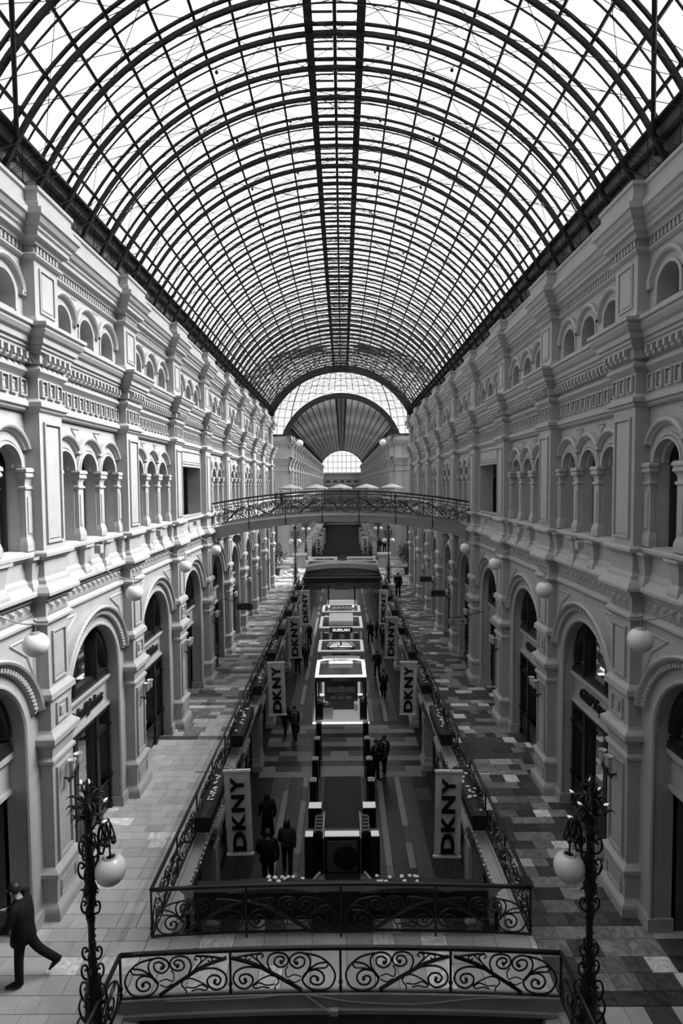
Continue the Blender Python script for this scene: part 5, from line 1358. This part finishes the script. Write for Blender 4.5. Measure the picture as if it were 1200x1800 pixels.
    for lg in (L, Rr): mb.tube([(q[0]*k, q[1]*k, q[2]*k+off) for q in catmull([(lg[0][0], lg[0][1], 0.98), lg[0], lg[1], (lg[2][0], lg[2][1], lg[2][2]-0.01)], 4)], 0.1, 10, rad=[0.10*k, 0.105*k, 0.105*k, 0.10*k, 0.098*k, 0.095*k, 0.09*k, 0.082*k, 0.075*k, 0.072*k, 0.07*k, 0.068*k, 0.066*k])
    part('trousers', mb, legs, r, smooth=True)
    for lg in (L, Rr):
        an, toe = lg[2], lg[3]; mb = MB(); v = Vector(toe)-Vector(an); he = Vector(an)-v*0.35
        mb.tube([tuple((he+Vector((0, 0, -0.02)))*k+Vector((0, 0, off))), tuple(Vector(an)*k+Vector((0, 0, off-0.02*k))), tuple((Vector(an)+v*0.6)*k+Vector((0, 0, off))), tuple((Vector(toe)+v*0.25)*k+Vector((0, 0, off)))], 0.045, 8, rad=[0.035*k, 0.05*k, 0.045*k, 0.022*k])
        part('shoe', mb, 'black', r, smooth=True)
    # coat
    mb = MB(); rows = []; sec = [(1.52, .065, .06), (1.49, .10, .075), (1.45, .17, .10), (1.38, .205, .125), (1.25, .20, .135), (1.10, .185, .13), (0.98, .19, .14), (coat_len, .205 if not skirt else .24, .16 if not skirt else .2), (coat_len-0.01, .17, .13)]
    for z_, a, b in sec: rows.append([(a*bulk*k*math.cos(2*PI*j/18), (b*bulk*math.sin(2*PI*j/18)+lean*max(0, z_-0.9)-(0.03 if z_ > 1 else 0.0))*k, z_*k+off) for j in range(18)])
    mb.grid(rows, True)
    for ar in (A, B):
        sh, el, wr, a = ar; pts = catmull([(sh[0]*0.72, sh[1], sh[2]+0.01), sh, el, wr], 4)
        mb.tube([(q[0]*k, (q[1]+lean*max(0, q[2]-0.9)-0.01)*k, q[2]*k+off) for q in pts], 0.07, 10, rad=[k*q for q in (.07, .078, .08, .08, .078, .074, .070, .066, .062, .058, .055, .052, .05)])
    part('coat', mb, coat, r, smooth=True)
    mb = MB(); mb.lathe([(0.056*k, 0), (0.060*k, 0.022*k), (0.05*k, 0.026*k)], (0, (lean*0.6+0.0)*k, 1.50*k+off), 12); part('collar', mb, 'shirt', r, smooth=True)
    if bag:
        s = bag; wr = (A if s < 0 else B)[2]
        mb = MB(); mb.grid([[((wr[0]+a)*k, (wr[1]+b)*k, (wr[2]-dz)*k+off) for a, b in ((-0.05, -0.17+t), (0.05, -0.17+t), (0.06, 0), (0.05, 0.17-t), (-0.05, 0.17-t), (-0.06, 0))] for dz, t in ((0.16, 0.03), (0.22, 0.0), (0.40, 0.0), (0.42, 0.05))], True)
        mb.tube([((wr[0])*k, (wr[1]-0.12)*k, (wr[2]-0.18)*k+off), (wr[0]*k, wr[1]*k, (wr[2]-0.02)*k+off), ((wr[0])*k, (wr[1]+0.12)*k, (wr[2]-0.18)*k+off)], 0.01, 5)
        o = part('handbag', mb, 'black', r)
    return r
person(-5.80, 10.0, F2, 1.72, 'man in a long black coat walking left on the near left walkway', h=1.86, stride=0.42, coat_len=0.78, fingers=True, lean=0.10, arms=(0.5, 0.35), bend=1.0, bulk=1.22, backpack=True, head_down=0.05)
PEO = [(-1.86, 18.6, GZ, 0.05, 'woman in a hooded jacket with light trim walking away beside the black showcase', dict(h=1.85, stride=0.2, hair='long', coat='coat2', coat_len=0.95)),
 (-2.42, 17.9, GZ, 0.0, 'broad man in a dark jacket walking away under the nearest left banner', dict(h=1.95, stride=0.1, bulk=1.2, coat_len=0.85)),
 (-2.75, 20.3, GZ, 0.4, 'figure in a long dark dress half hidden behind the nearest left banner', dict(h=1.85, stride=0.05, coat_len=0.30, skirt=True, hair='long')),
 (1.90, 25.3, GZ, 2.6, 'woman with a handbag facing the man on the striped band right of the pedestals', dict(h=1.72, stride=0.2, bag=1, hair='long')),
 (1.48, 24.6, GZ, -2.2, 'man in a dark jacket standing on the striped band right of the pedestals', dict(h=1.85, stride=0.08, bulk=1.05)),
 (-2.45, 28.6, GZ, 3.0, 'woman with an open jacket and a handbag walking towards the viewer on the left', dict(h=1.80, stride=0.3, bag=-1, coat='coat2', legs='coat2', coat_len=0.9)),
 (-3.0, 29.2, GZ, 2.8, 'person in dark clothes beside the woman with the handbag', dict(h=1.75, stride=0.35)),
 (2.35, 38.0, GZ, 0.1, 'man in a short dark jacket walking away right of the second kiosk', dict(h=1.85, stride=0.2)),
 (2.52, 34.4, GZ, 2.9, 'person in a long dark coat right of the nearest kiosk', dict(h=1.75, stride=0.15, coat_len=0.45, skirt=True)),
 (-2.62, 40.2, GZ, 3.0, 'man with a pale shirt collar standing left of the third kiosk', dict(h=1.75, stride=0.1)),
 (-0.75, 34.55, GZ, 3.1, 'sales attendant standing in front of the curtained second kiosk', dict(h=1.7, stride=0.0)),
 (4.45, 44.8, F2, 0.0, 'man in a dark coat walking away on the far right walkway', dict(h=1.95, stride=0.2, coat_len=0.75)),
 (4.9, 74.5, F2, 0.0, 'dark figure walking in the second gallery on the right, left one of the pair', dict(h=1.8, stride=0.2)),
 (5.5, 74.0, F2, 0.2, 'dark figure walking in the second gallery on the right, right one of the pair', dict(h=1.8, stride=0.2)),
 (-7.4, 62.9, -2.45, 3.0, 'person at the terrace railing near the left parasol, head above the rail', dict(h=1.75, stride=0.0)),
 (-6.6, 62.7, -2.45, 2.6, 'person beside the leftmost parasol on the terrace', dict(h=1.7, stride=0.0)),
 (2.3, 46.5, GZ, 0.3, 'dark visitor right of the farthest kiosk, front one of the group', dict(h=1.75, stride=0.15, bag=1)),
 (2.9, 48.0, GZ, 2.0, 'dark visitor right of the farthest kiosk, middle one of the group', dict(h=1.7, stride=0.1)),
 (3.3, 45.3, GZ, 3.0, 'dark visitor close to the right piers by the farthest kiosk', dict(h=1.78, stride=0.2)),
 (-2.7, 46.0, GZ, 1.0, 'dark visitor left of the farthest kiosk', dict(h=1.75, stride=0.1)),
 (-3.1, 38.9, GZ, 0.2, 'dark visitor behind the second left banner', dict(h=1.75, stride=0.25)),
 ]
for x, y, z, rz, lab, kw in PEO: person(x, y, z, rz, lab, **kw)
